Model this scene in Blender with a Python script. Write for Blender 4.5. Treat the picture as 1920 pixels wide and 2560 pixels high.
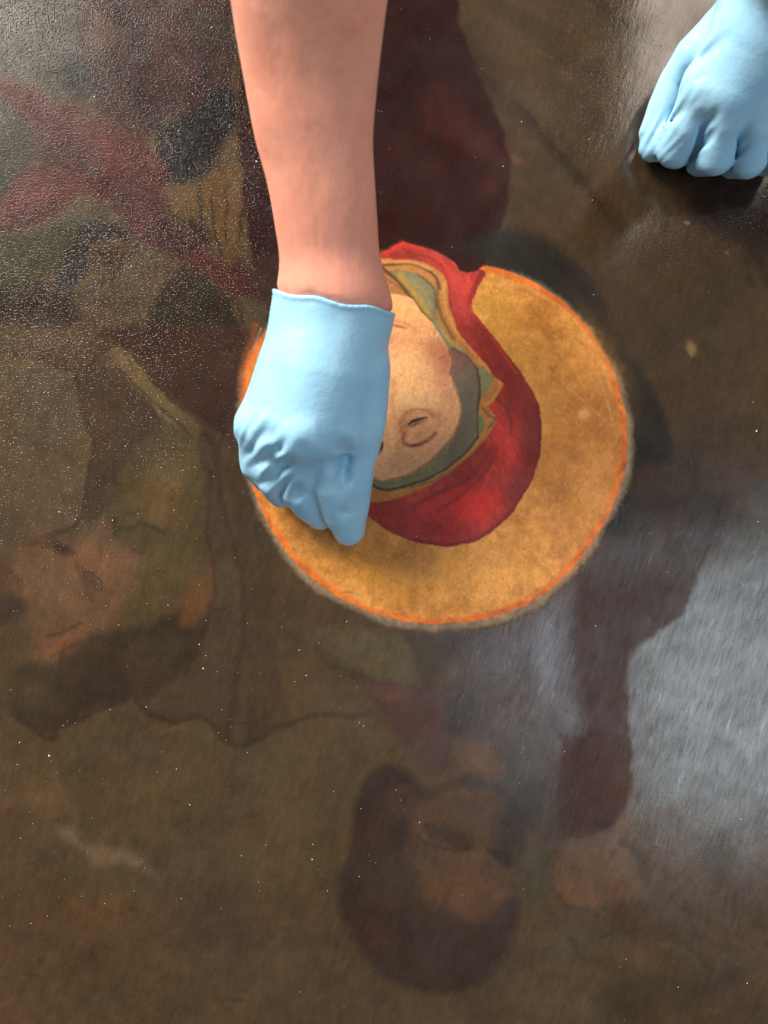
import bpy, math, random
import numpy as np
from mathutils import Vector

random.seed(7)
RNG = np.random.default_rng(7)
for o in list(bpy.data.objects):
    bpy.data.objects.remove(o)
C = bpy.context.scene.collection
sc = bpy.context.scene

# ---------------------------------------------------------------- scale
S = 0.42 / 1920.0          # metres per picture unit on the painted surface
D = 0.44                   # camera height above the painting


def P(px, py, z=0.0):
    k = S * (1 - z / D)
    return np.array([(px - 960) * k, (1280 - py) * k, z])


# ---------------------------------------------------------------- camera
cam_d = bpy.data.cameras.new('camera')
cam = bpy.data.objects.new('camera', cam_d)
C.objects.link(cam)
cam.location = (0, 0, D)
cam.rotation_euler = (0, 0, 0)
cam_d.sensor_fit = 'VERTICAL'
cam_d.sensor_height = 36
cam_d.lens = 36 * D / (2560 * S)
cam_d.clip_start = 0.01
cam_d.clip_end = 50
cam_d.dof.use_dof = True
cam_d.dof.focus_distance = D - 0.004
cam_d.dof.aperture_fstop = 7.0
sc.camera = cam

# ---------------------------------------------------------------- world and lamps (indoors: no sky, no sun)
w = bpy.data.worlds.new('World')
sc.world = w
w.use_nodes = True
bg = w.node_tree.nodes['Background']
bg.inputs[0].default_value = (1.0, 0.96, 0.91, 1)
bg.inputs[1].default_value = 0.26

sc.view_settings.view_transform = 'Standard'
sc.view_settings.look = 'None'
sc.view_settings.exposure = 0.0
sc.view_settings.gamma = 1.0


def area(name, loc, sx, sy, radiance, col, aim=(0, 0, 0), roll=0):
    l = bpy.data.lights.new(name, 'AREA')
    l.shape = 'RECTANGLE'
    l.size, l.size_y = sx, sy
    l.energy = radiance * math.pi * sx * sy
    l.color = col
    o = bpy.data.objects.new(name, l)
    C.objects.link(o)
    o.location = loc
    if aim is not None:
        q = (Vector(aim) - Vector(loc)).to_track_quat('-Z', 'Y')
        e = q.to_matrix().to_4x4()
        o.rotation_euler = e.to_euler()
    else:
        o.rotation_euler = (0, 0, roll)
    return o


def mirror_area(name, x0, x1, y0, y1, H, radiance, col, roll=0):
    """a level lamp or window at height H whose mirror image in the varnish covers that stretch of the painting"""
    k = (D + H) / D
    a = P(x0, y1) * k
    b = P(x1, y0) * k
    return area(name, ((a[0] + b[0]) / 2, (a[1] + b[1]) / 2, H), b[0] - a[0], b[1] - a[1], radiance, col, None, roll)


area('studio_lamp', (-1.23, 1.47, 1.16), 0.80, 0.80, 76, (1.0, 0.92, 0.81))
mirror_area('ceiling_lamp', 1590, 2000, -500, 430, 1.0, 8.0, (1.0, 0.87, 0.76), math.radians(-5))
mirror_area('ceiling_lamp_end', 1540, 1612, 260, 600, 1.0, 5.5, (1.0, 0.88, 0.80), math.radians(-8))
mirror_area('window_pane', 1570, 2350, 1400, 2060, 1.5, 7.0, (0.74, 0.88, 1.0), math.radians(4))
mirror_area('window_side', 1200, 1430, 1420, 1860, 1.5, 5.0, (0.76, 0.86, 1.0), math.radians(10))

# ---------------------------------------------------------------- helpers


def new_mesh(name, verts, faces, mat=None, parent=None, smooth=True):
    me = bpy.data.meshes.new(name)
    verts = np.asarray(verts, dtype=np.float32)
    faces = np.asarray(faces, dtype=np.int32)
    n, k = faces.shape
    me.vertices.add(len(verts))
    me.vertices.foreach_set('co', verts.ravel())
    me.loops.add(n * k)
    me.loops.foreach_set('vertex_index', faces.ravel())
    me.polygons.add(n)
    me.polygons.foreach_set('loop_start', np.arange(0, n * k, k, dtype=np.int32))
    me.polygons.foreach_set('loop_total', np.full(n, k, dtype=np.int32))
    me.update(calc_edges=True)
    me.polygons.foreach_set('use_smooth', np.full(n, smooth, dtype=bool))
    if mat:
        me.materials.append(mat)
    o = bpy.data.objects.new(name, me)
    C.objects.link(o)
    if parent:
        o.parent = parent
    return o


def srgb(c):
    c = np.asarray(c, dtype=np.float32) / 255.0
    return np.where(c <= 0.04045, c / 12.92, ((c + 0.055) / 1.055) ** 2.4).astype(np.float32)


class Nodes:
    def __init__(self, name):
        self.m = bpy.data.materials.new(name)
        self.m.use_nodes = True
        self.t = self.m.node_tree
        self.b = self.t.nodes['Principled BSDF']

    def n(self, typ, **kw):
        x = self.t.nodes.new(typ)
        for k, v in kw.items():
            setattr(x, k, v)
        return x

    def l(self, a, b):
        self.t.links.new(a, b)

    def math(self, op, a, b=None, clamp=False):
        x = self.n('ShaderNodeMath', operation=op, use_clamp=clamp)
        for i, v in enumerate((a, b)):
            if v is None:
                continue
            if isinstance(v, (int, float)):
                x.inputs[i].default_value = v
            else:
                self.l(v, x.inputs[i])
        return x.outputs[0]

    def noise(self, scale, detail=3, rough=0.55, vec=None, dist=0):
        x = self.n('ShaderNodeTexNoise')
        x.inputs['Scale'].default_value = scale
        x.inputs['Detail'].default_value = detail
        x.inputs['Roughness'].default_value = rough
        x.inputs['Distortion'].default_value = dist
        if vec is not None:
            self.l(vec, x.inputs['Vector'])
        return x.outputs['Fac']

    def ramp(self, v, a, b, lo=0.0, hi=1.0):
        x = self.n('ShaderNodeMapRange')
        self.l(v, x.inputs[0])
        x.inputs[1].default_value = a
        x.inputs[2].default_value = b
        x.inputs[3].default_value = lo
        x.inputs[4].default_value = hi
        return x.outputs[0]


# ================================================================ THE PAINTING
STEP = 2.5
ins_x = np.arange(-60, 1980 + .1, STEP)
ins_y = np.arange(-60, 2620 + .1, STEP)


def grade(start, sign, total, n=34):
    t = np.linspace(0, 1, n + 1)[1:]
    return start + sign * total * t ** 2.2


ax = np.concatenate([grade(-60, -1, 1100)[::-1], ins_x, grade(ins_x[-1], 1, 1100)]).astype(np.float32)
ay = np.concatenate([grade(-60, -1, 1000)[::-1], ins_y, grade(ins_y[-1], 1, 1000)]).astype(np.float32)
X, Y = np.meshgrid(ax, ay)          # [row(y), col(x)]
NY, NX = X.shape

LAT = RNG.random((8, 256, 256), dtype=np.float32)


def vnoise(x, y, k=0):
    ix = np.floor(x).astype(np.int32)
    iy = np.floor(y).astype(np.int32)
    fx = x - ix
    fy = y - iy
    fx = fx * fx * (3 - 2 * fx)
    fy = fy * fy * (3 - 2 * fy)
    L = LAT[k % 8]
    a = L[iy & 255, ix & 255]
    b = L[iy & 255, (ix + 1) & 255]
    c = L[(iy + 1) & 255, ix & 255]
    d = L[(iy + 1) & 255, (ix + 1) & 255]
    return (a + (b - a) * fx) * (1 - fy) + (c + (d - c) * fx) * fy


def fbm(x, y, size, octv=3, k=0, ang=0.0, stretch=1.0):
    """fractal noise in about -1..1; stretch makes it streaky along the direction ang (degrees, picture axes)"""
    a = math.radians(ang)
    u = (x * math.cos(a) + y * math.sin(a)) / (size * stretch)
    v = (-x * math.sin(a) + y * math.cos(a)) / size
    out = 0
    amp = 1.0
    tot = 0
    for i in range(octv):
        out = out + amp * (vnoise(u * 2 ** i + 17.3 * i + 91 * k, v * 2 ** i + 5.1 * i + 33 * k, k + i) * 2 - 1)
        tot += amp
        amp *= 0.5
    return (out / tot * 1.5).astype(np.float32)


wx = 5.0 * fbm(X, Y, 40, 2, 1) + 2.2 * fbm(X, Y, 8, 2, 2)
wy = 5.0 * fbm(X, Y, 40, 2, 3) + 2.2 * fbm(X, Y, 8, 2, 4)
XW = X + wx
YW = Y + wy

col = np.zeros((NY, NX, 3), np.float32)
gloss = np.full((NY, NX), 0.30, np.float32)      # roughness of the varnish
spec = np.full((NY, NX), 0.5, np.float32)        # how much the varnish mirrors
relief = np.zeros((NY, NX), np.float32)          # metres
region = np.zeros((NY, NX), np.int8)

col[:] = (66, 49, 30)


def spline(pts, closed, sub=5):
    p = np.asarray(pts, np.float32)
    n = len(p)
    out = []
    rng_ = range(n if closed else n - 1)
    for i in rng_:
        if closed:
            p0, p1, p2, p3 = p[(i - 1) % n], p[i], p[(i + 1) % n], p[(i + 2) % n]
        else:
            p0, p1, p2, p3 = p[max(i - 1, 0)], p[i], p[i + 1], p[min(i + 2, n - 1)]
        for j in range(sub):
            t = j / sub
            out.append(0.5 * ((2 * p1) + (-p0 + p2) * t + (2 * p0 - 5 * p1 + 4 * p2 - p3) * t * t + (-p0 + 3 * p1 - 3 * p2 + p3) * t ** 3))
    if not closed:
        out.append(p[-1])
    return np.array(out, np.float32)


def crop(pts, m):
    x0, y0 = pts[:, 0].min() - m, pts[:, 1].min() - m
    x1, y1 = pts[:, 0].max() + m, pts[:, 1].max() + m
    i0, i1 = np.searchsorted(ax, [x0, x1])
    j0, j1 = np.searchsorted(ay, [y0, y1])
    return slice(max(j0, 0), max(j1, 0)), slice(max(i0, 0), max(i1, 0))


def sd_poly(pts, sl, warp=1.0):
    x = X[sl] + warp * wx[sl]
    y = Y[sl] + warp * wy[sl]
    d = np.full(x.shape, 1e12, np.float32)
    ins = np.zeros(x.shape, bool)
    n = len(pts)
    for i in range(n):
        ax_, ay_ = pts[i]
        bx_, by_ = pts[(i + 1) % n]
        ex, ey = bx_ - ax_, by_ - ay_
        px = x - ax_
        py = y - ay_
        t = np.clip((px * ex + py * ey) / (ex * ex + ey * ey + 1e-9), 0, 1)
        qx = px - ex * t
        qy = py - ey * t
        np.minimum(d, qx * qx + qy * qy, out=d)
        if ay_ != by_:
            c = ((ay_ > y) != (by_ > y)) & (px < ex * py / ey)
            ins ^= c
    d = np.sqrt(d)
    return np.where(ins, -d, d)


def sstep(a, b, x):
    t = np.clip((x - a) / (b - a), 0, 1)
    return t * t * (3 - 2 * t)


TINT = 1.0


def mix(sl, c, a):
    col[sl] += (np.asarray(c, np.float32) * TINT - col[sl]) * a[..., None]


def fill(pts, c, feather=6, alpha=1.0, warp=1.0, reg=None, g=None, sp=None, smooth=True, mod=0.0, grow=0.0):
    feather = feather * SOFT
    alpha = alpha * (1 if SOFT == 1 else .97)
    pts = spline(pts, True, 4) if smooth else np.asarray(pts, np.float32)
    m = feather + 14 + max(grow, 0)
    sl = crop(pts, m)
    d = sd_poly(pts, sl, warp) - grow
    a = alpha * (1 - sstep(-feather, feather, d))
    if mod:
        a = a * np.clip(1 + mod * fbm(X[sl], Y[sl], 60, 3, 5), 0, 1.3)
        a = np.clip(a, 0, 1)
    mix(sl, c, a)
    if reg is not None:
        region[sl][d < 0] = reg
    if g is not None:
        gloss[sl] += (g - gloss[sl]) * a
    if sp is not None:
        spec[sl] += (sp - spec[sl]) * a
    return sl, d


def stroke(pts, c, width=4, feather=2, alpha=1.0, warp=1.0, taper=False, smooth=True, height=0.0):
    feather = feather * SOFT
    alpha = alpha * (1 if SOFT == 1 else .66)
    pts = spline(pts, False, 4) if smooth and len(pts) > 2 else np.asarray(pts, np.float32)
    sl = crop(pts, width + feather + 14)
    x = X[sl] + warp * WARP * wx[sl]
    y = Y[sl] + warp * WARP * wy[sl]
    best = np.full(x.shape, 1e9, np.float32)
    n = len(pts) - 1
    for i in range(n):
        ax_, ay_ = pts[i]
        bx_, by_ = pts[i + 1]
        ex, ey = bx_ - ax_, by_ - ay_
        px = x - ax_
        py = y - ay_
        t = np.clip((px * ex + py * ey) / (ex * ex + ey * ey + 1e-9), 0, 1)
        d = np.hypot(px - ex * t, py - ey * t)
        if taper:
            s = (i + t) / n
            d = d + width * 0.5 * (1 - np.minimum(1, 4 * s * (1 - s) + .1))
        np.minimum(best, d, out=best)
    a = alpha * (1 - sstep(width / 2 - feather, width / 2 + feather, best))
    mix(sl, c, a)
    if height:
        relief[sl] += height * a


def blob(x, y, rx, ry, c, alpha=0.6, ang=0, power=1.0):
    R_ = max(rx, ry) * 2.2
    sl = crop(np.array([[x - R_, y - R_], [x + R_, y + R_]], np.float32), 0)
    a_ = math.radians(ang)
    dx = X[sl] + wx[sl] - x
    dy = Y[sl] + wy[sl] - y
    u = (dx * math.cos(a_) + dy * math.sin(a_)) / rx
    v = (-dx * math.sin(a_) + dy * math.cos(a_)) / ry
    a = alpha * np.exp(-(u * u + v * v) ** power)
    mix(sl, c, a)


def conv(ox, oy, k):
    return lambda *pts: [(ox + k * a, oy + k * b) for a, b in pts]


F = conv(0, 0, 1.1573)
A4 = conv(0, 0, .3858)
A5 = conv(0, 850, .4748)
A6 = conv(0, 1700, .4822)
A7 = conv(700, 1600, .4822)
A8 = conv(1300, 1900, .3737)
A9 = conv(1300, 1200, .3737)
A3 = conv(880, 560, .4881)
A1 = conv(500, 600, .3617)
AT = conv(900, 0, .6148)

SOFT = 1.2
WARP = 1.0
# --- broad tone of the darkened varnish
for (x, y, rx, ry, c, a, g) in [
    (300, 2350, 500, 300, (68, 50, 27), .7, 0), (900, 2450, 420, 200, (66, 51, 33), .7, 0), (150, 2100, 260, 260, (76, 50, 29), .8, 0),
    (650, 1950, 260, 260, (72, 56, 32), .8, 0), (1500, 300, 300, 420, (56, 42, 26), .8, 0), (1750, 700, 240, 260, (52, 38, 25), .8, 20),
    (1750, 2400, 260, 200, (62, 46, 28), .8, 0), (250, 1150, 260, 320, (72, 56, 37), .8, 0), (480, 2150, 160, 90, (60, 46, 30), .6, 60),
    (560, 2120, 90, 200, (62, 49, 38), .6, 20), (1150, 150, 160, 120, (52, 38, 24), .6, 0), (1800, 1250, 180, 300, (66, 52, 38), .7, 10)]:
    blob(x, y, rx, ry, c, a, g)

# --- upper left: dark red drapery
TINT = .68
fill(A4((-60, -40), (560, -60), (620, 250), (640, 560), (480, 640), (200, 520), (-80, 440)), (70, 62, 52), 22, .9)
fill(A4((560, -60), (1480, -60), (1540, 300), (1420, 640), (1100, 840), (820, 860), (600, 600)), (64, 30, 24), 20, .95, mod=.3)
fill(A4((560, 80), (700, 100), (780, 190), (700, 290), (600, 300)), (96, 62, 44), 12, .6)
fill(A4((1000, 230), (1300, 280), (1300, 480), (1150, 560), (980, 430)), (78, 34, 28), 22, .7)
fill(A4((1180, 60), (1480, 100), (1540, 330), (1280, 280)), (60, 48, 38), 16, .6)
fill(A4((1050, 860), (1280, 700), (1480, 560), (1540, 780), (1400, 1000), (1290, 1160), (1060, 1170), (1030, 1000)), (30, 22, 23), 14, .95)
fill(A4((400, 380), (520, 400), (600, 560), (580, 660), (460, 600)), (42, 40, 36), 14, .6)
fill(A4((-60, 470), (200, 580), (650, 760), (1030, 1000), (1110, 1230), (1060, 1400), (1250, 1520), (1340, 1640), (1700, 1760), (1700, 1950), (1480, 1900), (1250, 1740), (900, 1540), (700, 1340), (450, 1180), (250, 1010), (60, 800), (-60, 640)), (88, 34, 27), 14, .95, mod=.2)
fill(A4((450, 960), (700, 880), (850, 1060), (700, 1150), (520, 1100)), (96, 44, 34), 18, .6)
fill(A4((-60, 1290), (180, 1080), (420, 1090), (520, 1200), (420, 1330), (200, 1460), (-60, 1510)), (104, 42, 33), 12, .95)
stroke(A4((60, 700), (200, 900), (330, 1030), (440, 1100)), (46, 28, 24), 16, 8, .7)
fill(A4((-60, 660), (80, 700), (230, 900), (220, 1010), (90, 1180), (-60, 1260)), (60, 56, 42), 14, .9)
fill(A4((-60, 1530), (200, 1500), (470, 1420), (650, 1330), (700, 1400), (500, 1540), (400, 1700), (150, 1850), (-60, 1900)), (74, 66, 38), 14, .9, mod=.3)
fill(A4((560, 1440), (800, 1460), (860, 1560), (760, 1540), (620, 1560), (560, 1650), (560, 1760), (440, 1900), (370, 1800), (430, 1640)), (42, 31, 23), 10, .9)
fill(A4((570, 1640), (640, 1580), (780, 1600), (800, 1680), (720, 1740), (600, 1740)), (80, 54, 32), 10, .8)
blob(*A4((680, 1640))[0], 14, 5, (46, 32, 22), .8, 10)
blob(*A4((700, 1700))[0], 14, 4, (52, 32, 22), .7, -10)
fill(A4((980, 1440), (1280, 1440), (1340, 1560), (1200, 1650), (1000, 1580)), (70, 36, 32), 12, .7)
stroke(A4((1000, 1430), (860, 1560), (760, 1700), (560, 1880), (440, 2000)), (82, 52, 42), 6, 3, .7)
stroke(A4((1030, 1445), (890, 1580), (790, 1720), (590, 1900)), (38, 26, 20), 7, 4, .7)
fill(A4((-60, 1900), (150, 1840), (420, 1860), (500, 2100), (200, 2110), (-60, 2080)), (56, 38, 26), 16, .8)
fill(A4((1030, 1900), (1120, 1760), (1250, 1740), (1450, 1900), (1560, 2080), (1560, 2260), (1000, 2300), (980, 2050)), (52, 38, 23), 14, .9)
for pts, cc, wd, fe, al in [
    (((700, 60), (860, 200), (930, 400), (900, 640)), (40, 20, 18), 34, 18, .8), (((900, 40), (1080, 200), (1120, 420)), (92, 48, 38), 30, 18, .5),
    (((1250, 260), (1330, 420), (1240, 620)), (44, 22, 20), 30, 16, .8), (((620, 330), (760, 520), (960, 700), (1060, 900)), (44, 22, 19), 26, 14, .8),
    (((100, 620), (420, 760), (760, 980), (1000, 1240)), (112, 44, 36), 26, 14, .6), (((300, 900), (560, 1060), (760, 1260), (900, 1440)), (48, 20, 18), 22, 12, .8),
    (((0, 1400), (160, 1300), (330, 1230), (470, 1200)), (120, 48, 38), 22, 12, .6), (((20, 1480), (200, 1420), (380, 1320)), (56, 22, 18), 18, 10, .8),
    (((1060, 1260), (1300, 1500), (1500, 1700), (1640, 1800)), (50, 20, 17), 20, 12, .8), (((380, 200), (480, 400), (640, 560)), (40, 38, 34), 40, 22, .6),
    (((0, 2000), (260, 1960), (520, 2040)), (40, 28, 20), 22, 14, .7), (((450, 1900), (700, 1960), (960, 1940)), (66, 44, 32), 26, 16, .5)]:
    stroke(A4(*pts), cc, wd, fe, al, taper=True)
# a painted hand, fingers hanging down
fill(A4((1050, 1220), (1180, 1190), (1290, 1180), (1420, 1100), (1580, 1060), (1640, 1200), (1640, 1420), (1560, 1640), (1480, 1730), (1380, 1620), (1330, 1420), (1180, 1430), (1080, 1330)), (112, 79, 40), 9, .95, mod=.25)
for pts, cc, wd in [(((1060, 1250), (1090, 1340), (1170, 1420), (1290, 1440)), (44, 32, 20), 8), (((1300, 1200), (1290, 1330), (1300, 1440)), (46, 34, 22), 12),
                    (((1380, 1200), (1370, 1400), (1400, 1560), (1460, 1700)), (48, 34, 20), 9), (((1470, 1180), (1460, 1400), (1460, 1620)), (52, 38, 22), 8),
                    (((1600, 1280), (1560, 1400), (1540, 1600)), (40, 28, 18), 12), (((1120, 1240), (1130, 1330), (1190, 1400)), (108, 80, 44), 6),
                    (((1430, 1220), (1420, 1400), (1440, 1560)), (106, 78, 42), 7), (((1540, 1250), (1510, 1420), (1500, 1600)), (100, 74, 40), 6)]:
    stroke(A4(*pts), cc, wd, 3, .8, taper=True)

TINT = 1.0
# --- left middle: hooded head under the varnish
fill(A5((560, -60), (1420, -60), (1420, 200), (1340, 640), (1190, 540), (1090, 440), (900, 310), (740, 200), (640, 60)), (50, 29, 19), 12, .95, mod=.15)
fill(A5((300, 0), (560, 0), (560, 60), (480, 110), (340, 150), (220, 120), (100, 40)), (64, 44, 28), 12, .8)
fill(A5((-80, 90), (200, 110), (310, 160), (405, 160), (430, 350), (490, 540), (455, 720), (430, 930), (300, 1000), (180, 1060), (-80, 1080)), (73, 57, 38), 9, .95)
blob(*A5((300, 350))[0], 80, 90, (66, 56, 44), .5)
stroke(A5((-40, 40), (120, 90), (220, 100), (330, 155), (430, 150), (520, 90), (600, 40)), (42, 30, 20), 8, 5, .8)
fill(A5((420, 160), (600, 140), (720, 280), (860, 400), (760, 540), (620, 720), (500, 920), (440, 930), (460, 720), (495, 540), (440, 350)), (58, 42, 28), 8, .95)
stroke(A5((405, 160), (430, 350), (492, 540), (455, 720), (432, 930), (300, 1010), (190, 1060)), (40, 27, 19), 8, 5, .8)
fill(A5((590, 60), (660, 45), (760, 170), (900, 320), (1070, 470), (1000, 500), (850, 390), (740, 270), (640, 160)), (86, 68, 40), 5, .9)
stroke(A5((690, 60), (820, 200), (960, 340), (1100, 440), (1190, 520)), (62, 46, 32), 9, 4, .7)
stroke(A5((620, 140), (760, 280), (900, 400), (1010, 500)), (40, 28, 18), 6, 3, .8)
fill(A5((760, 560), (900, 460), (1050, 520), (1090, 800), (1060, 1100), (900, 1350), (740, 1500), (620, 1380), (700, 1150), (560, 1080), (600, 850)), (68, 54, 29), 26, .9, mod=.3)
blob(*A5((820, 860))[0], 60, 60, (92, 66, 38), .6)
blob(*A5((900, 680))[0], 50, 70, (86, 62, 34), .4)
stroke(A5((560, 680), (620, 780), (540, 880), (480, 950)), (46, 34, 22), 18, 10, .7)
stroke(A5((600, 960), (600, 1040)), (42, 32, 22), 18, 8, .8)
stroke(A5((620, 1000), (740, 980), (860, 1010)), (46, 36, 22), 12, 6, .7)
fill(A5((60, 1120), (200, 1060), (420, 1060), (540, 960), (580, 1060), (740, 1130), (720, 1260), (640, 1400), (560, 1520), (380, 1620), (220, 1700), (170, 1560), (130, 1420), (70, 1300)), (84, 60, 40), 20, .95, mod=.35)
blob(*A5((520, 1180))[0], 90, 50, (106, 68, 42), .6, 20)
blob(*A5((180, 1250))[0], 60, 50, (94, 68, 46), .6)
blob(*A5((280, 1620))[0], 50, 28, (104, 62, 36), .6, -20)
fill(A5((160, 1070), (300, 1045), (390, 1110), (350, 1140), (240, 1100)), (64, 42, 31), 8, .8)
blob(*A5((315, 1090))[0], 20, 10, (50, 32, 24), .8, 20)
fill(A5((410, 1190), (470, 1230), (530, 1300), (500, 1320), (430, 1260)), (66, 45, 32), 8, .8)
stroke(A5((470, 1225), (520, 1270), (540, 1310)), (46, 30, 22), 5, 3, .8)
stroke(A5((400, 1170), (440, 1290), (490, 1370)), (64, 42, 28), 12, 6, .6)
stroke(A5((240, 1560), (330, 1540), (430, 1500)), (56, 36, 22), 8, 4, .8)
stroke(A5((260, 1660), (330, 1640), (400, 1600)), (54, 34, 20), 7, 4, .8)
fill(A5((-30, 1360), (90, 1360), (130, 1430), (60, 1480), (-30, 1460)), (52, 38, 28), 14, .8)
stroke(A5((0, 1210), (80, 1240), (120, 1330)), (60, 40, 28), 12, 6, .6)
fill(A5((90, 1730), (300, 1700), (520, 1560), (760, 1520), (1000, 1440), (1080, 1560), (960, 1780), (820, 1900), (680, 1900), (520, 1930), (300, 2060), (180, 2040), (60, 1960)), (48, 35, 23), 22, .95, mod=.2)
blob(*A5((160, 1850))[0], 80, 50, (64, 52, 28), .7, 20)
blob(*A5((760, 1700))[0], 50, 34, (60, 45, 32), .6)
stroke(A5((420, 1600), (640, 1560), (860, 1500), (1040, 1360), (1110, 1200)), (46, 34, 22), 24, 12, .7)
fill(A5((1120, 1180), (1145, 1260), (1100, 1420), (1020, 1510), (950, 1500), (960, 1380), (1020, 1270)), (82, 53, 29), 12, .85)
fill(A5((1060, 520), (1180, 520), (1190, 900), (1290, 1300), (1290, 1700), (1230, 2130), (1080, 1990), (900, 2000), (740, 1940), (960, 1800), (1080, 1580), (1120, 1380), (1150, 1200), (1090, 900)), (60, 45, 31), 12, .9)
stroke(A5((1060, 480), (1140, 620), (1180, 900), (1270, 1240), (1280, 1560), (1240, 1800), (1190, 2080)), (46, 30, 21), 16, 9, .8)
stroke(A5((1050, 540), (1110, 780), (1090, 1040), (1130, 1240), (1090, 1500), (980, 1760)), (44, 31, 20), 14, 8, .8)
stroke(A5((1190, 520), (1160, 650), (1200, 900)), (74, 56, 40), 5, 3, .5)
fill(A5((1290, 300), (1420, 500), (1450, 1100), (1440, 1600), (1520, 2060), (1300, 2110), (1290, 1700), (1300, 1300), (1210, 900), (1190, 560)), (58, 43, 27), 14, .85)
# lower edge of that drapery and the plainer ground below it
ground = A5((-120, 1960), (60, 1980), (180, 2050), (240, 2100), (290, 2090), (300, 2045), (420, 2010), (560, 1925), (700, 1885), (740, 1935), (880, 2000), (1080, 1990), (1160, 2090), (1240, 2135), (1340, 2105), (1500, 2020), (1700, 1975), (1850, 1985), (1950, 1960), (2040, 2060), (2180, 2250), (2100, 2700), (1000, 2900), (-120, 2900))
fill(ground, (68, 52, 31), 5, .85)
stroke(ground[1:19], (42, 29, 19), 12, 6, .75)
stroke(A5((700, 1885), (720, 1930), (760, 2000)), (78, 62, 46), 8, 4, .6)

# --- lower left
fill(A6((300, 790), (380, 755), (430, 830), (560, 865), (680, 890), (750, 925), (765, 990), (640, 955), (500, 955), (420, 870)), (92, 71, 51), 16, .85, mod=.3)
stroke(A6((280, 480), (330, 600), (400, 740)), (84, 64, 46), 16, 9, .6)
stroke(A6((760, 980), (860, 1060), (920, 1160)), (76, 60, 44), 12, 7, .6)
blob(*A6((850, 520))[0], 60, 26, (86, 62, 40), .5, 5)
blob(*A6((1050, 1320))[0], 110, 40, (58, 43, 34), .5, 10)
blob(*A6((1160, 1200))[0], 60, 160, (54, 41, 32), .5, -20)
blob(*A6((80, 620))[0], 90, 30, (90, 62, 40), .5)
blob(*A6((60, 1650))[0], 120, 80, (74, 52, 32), .35)
blob(*A6((500, 1750))[0], 160, 50, (74, 54, 32), .35)

# --- lower middle: a bearded head
fill(A7((160, -60), (640, -20), (700, 120), (740, 220), (600, 240), (440, 200), (300, 140), (200, 60)), (72, 60, 38), 14, .9)
fill(A7((150, 0), (300, 100), (460, 190), (400, 230), (240, 130)), (52, 40, 24), 10, .5)
fill(A7((440, 220), (700, 230), (900, 250), (980, 420), (900, 560), (840, 700), (700, 640), (600, 500), (500, 400)), (60, 38, 30), 20, .95, mod=.2)
fill(A7((440, 230), (560, 250), (700, 250), (640, 300), (520, 320)), (78, 50, 34), 12, .7)
fill(A7((660, -60), (900, -40), (880, 120), (760, 220), (700, 120)), (54, 42, 27), 10, .9)
fill(A7((900, -30), (1320, -60), (1280, 180), (1180, 420), (1080, 500), (920, 420), (880, 300), (960, 160)), (54, 37, 26), 14, .9, mod=.2)
fill(A7((940, 280), (1020, 300), (1000, 440), (900, 500), (860, 400)), (36, 29, 23), 14, .8)
fill(A7((1210, 380), (1440, 500), (1420, 800), (1300, 1000), (1160, 900), (1160, 700)), (48, 40, 31), 14, .9)
hair = A7((540, 650), (620, 660), (690, 720), (760, 780), (860, 740), (1000, 700), (1150, 760), (1260, 900), (1270, 1060), (1265, 1220), (1245, 1400), (1190, 1570), (1090, 1730), (970, 1815), (820, 1835), (640, 1790), (480, 1690), (360, 1530), (295, 1370), (300, 1210), (360, 1110), (375, 940), (430, 740))
fill(hair, (45, 32, 24), 14, .92, warp=.9)
blob(*A7((580, 1250))[0], 45, 90, (56, 44, 34), .7, 15)
blob(*A7((850, 1560))[0], 150, 50, (50, 36, 29), .8, 10)
blob(*A7((500, 1540))[0], 60, 36, (62, 34, 25), .7)
blob(*A7((480, 1010))[0], 40, 26, (56, 34, 26), .7)
blob(*A7((540, 1390))[0], 40, 26, (60, 32, 24), .6)
fill(A7((540, 800), (620, 740), (700, 760), (690, 900), (600, 920)), (62, 42, 30), 10, .7)
fill(A7((700, 860), (800, 790), (900, 760), (1100, 780), (1150, 900), (1110, 1020), (1140, 1110), (1225, 1180), (1210, 1290), (1110, 1410), (1010, 1485), (900, 1420), (770, 1360), (720, 1240), (670, 1150), (680, 1000)), (72, 50, 33), 22, .9, warp=1.4, mod=.15)
blob(*A7((900, 1270))[0], 95, 50, (82, 55, 34), .8, 5)
blob(*A7((980, 1110))[0], 80, 20, (80, 60, 34), .6)
fill(A7((750, 955), (830, 950), (920, 985), (1010, 1060), (920, 1080), (830, 1045)), (50, 35, 25), 12, .75, warp=2.5)
stroke(A7((690, 1010), (790, 1060), (900, 1090), (1000, 1070)), (52, 34, 22), 9, 5, .8)
fill(A7((1080, 1080), (1160, 1090), (1240, 1130), (1210, 1180), (1120, 1140)), (40, 28, 24), 8, .9)
stroke(A7((1130, 880), (1100, 980), (1110, 1060)), (56, 34, 26), 10, 5, .7)
fill(A7((960, 560), (1040, 520), (1130, 600), (1190, 690), (1090, 690), (1000, 650)), (84, 54, 28), 7, .9)
stroke(A7((960, 620), (1040, 690), (1130, 690), (1190, 660)), (72, 38, 24), 9, 4, .8)
stroke(A7((900, 620), (940, 700), (1000, 780)), (46, 34, 28), 12, 6, .6)
for i in range(16):
    a0 = .2 + i * .19
    stroke(A7((820 + 470 * math.cos(a0), 1330 + 420 * math.sin(a0)), (810 + 500 * math.cos(a0 + .13), 1320 + 475 * math.sin(a0 + .13))), (62, 45, 36), 7, 4, .4, taper=True)

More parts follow.
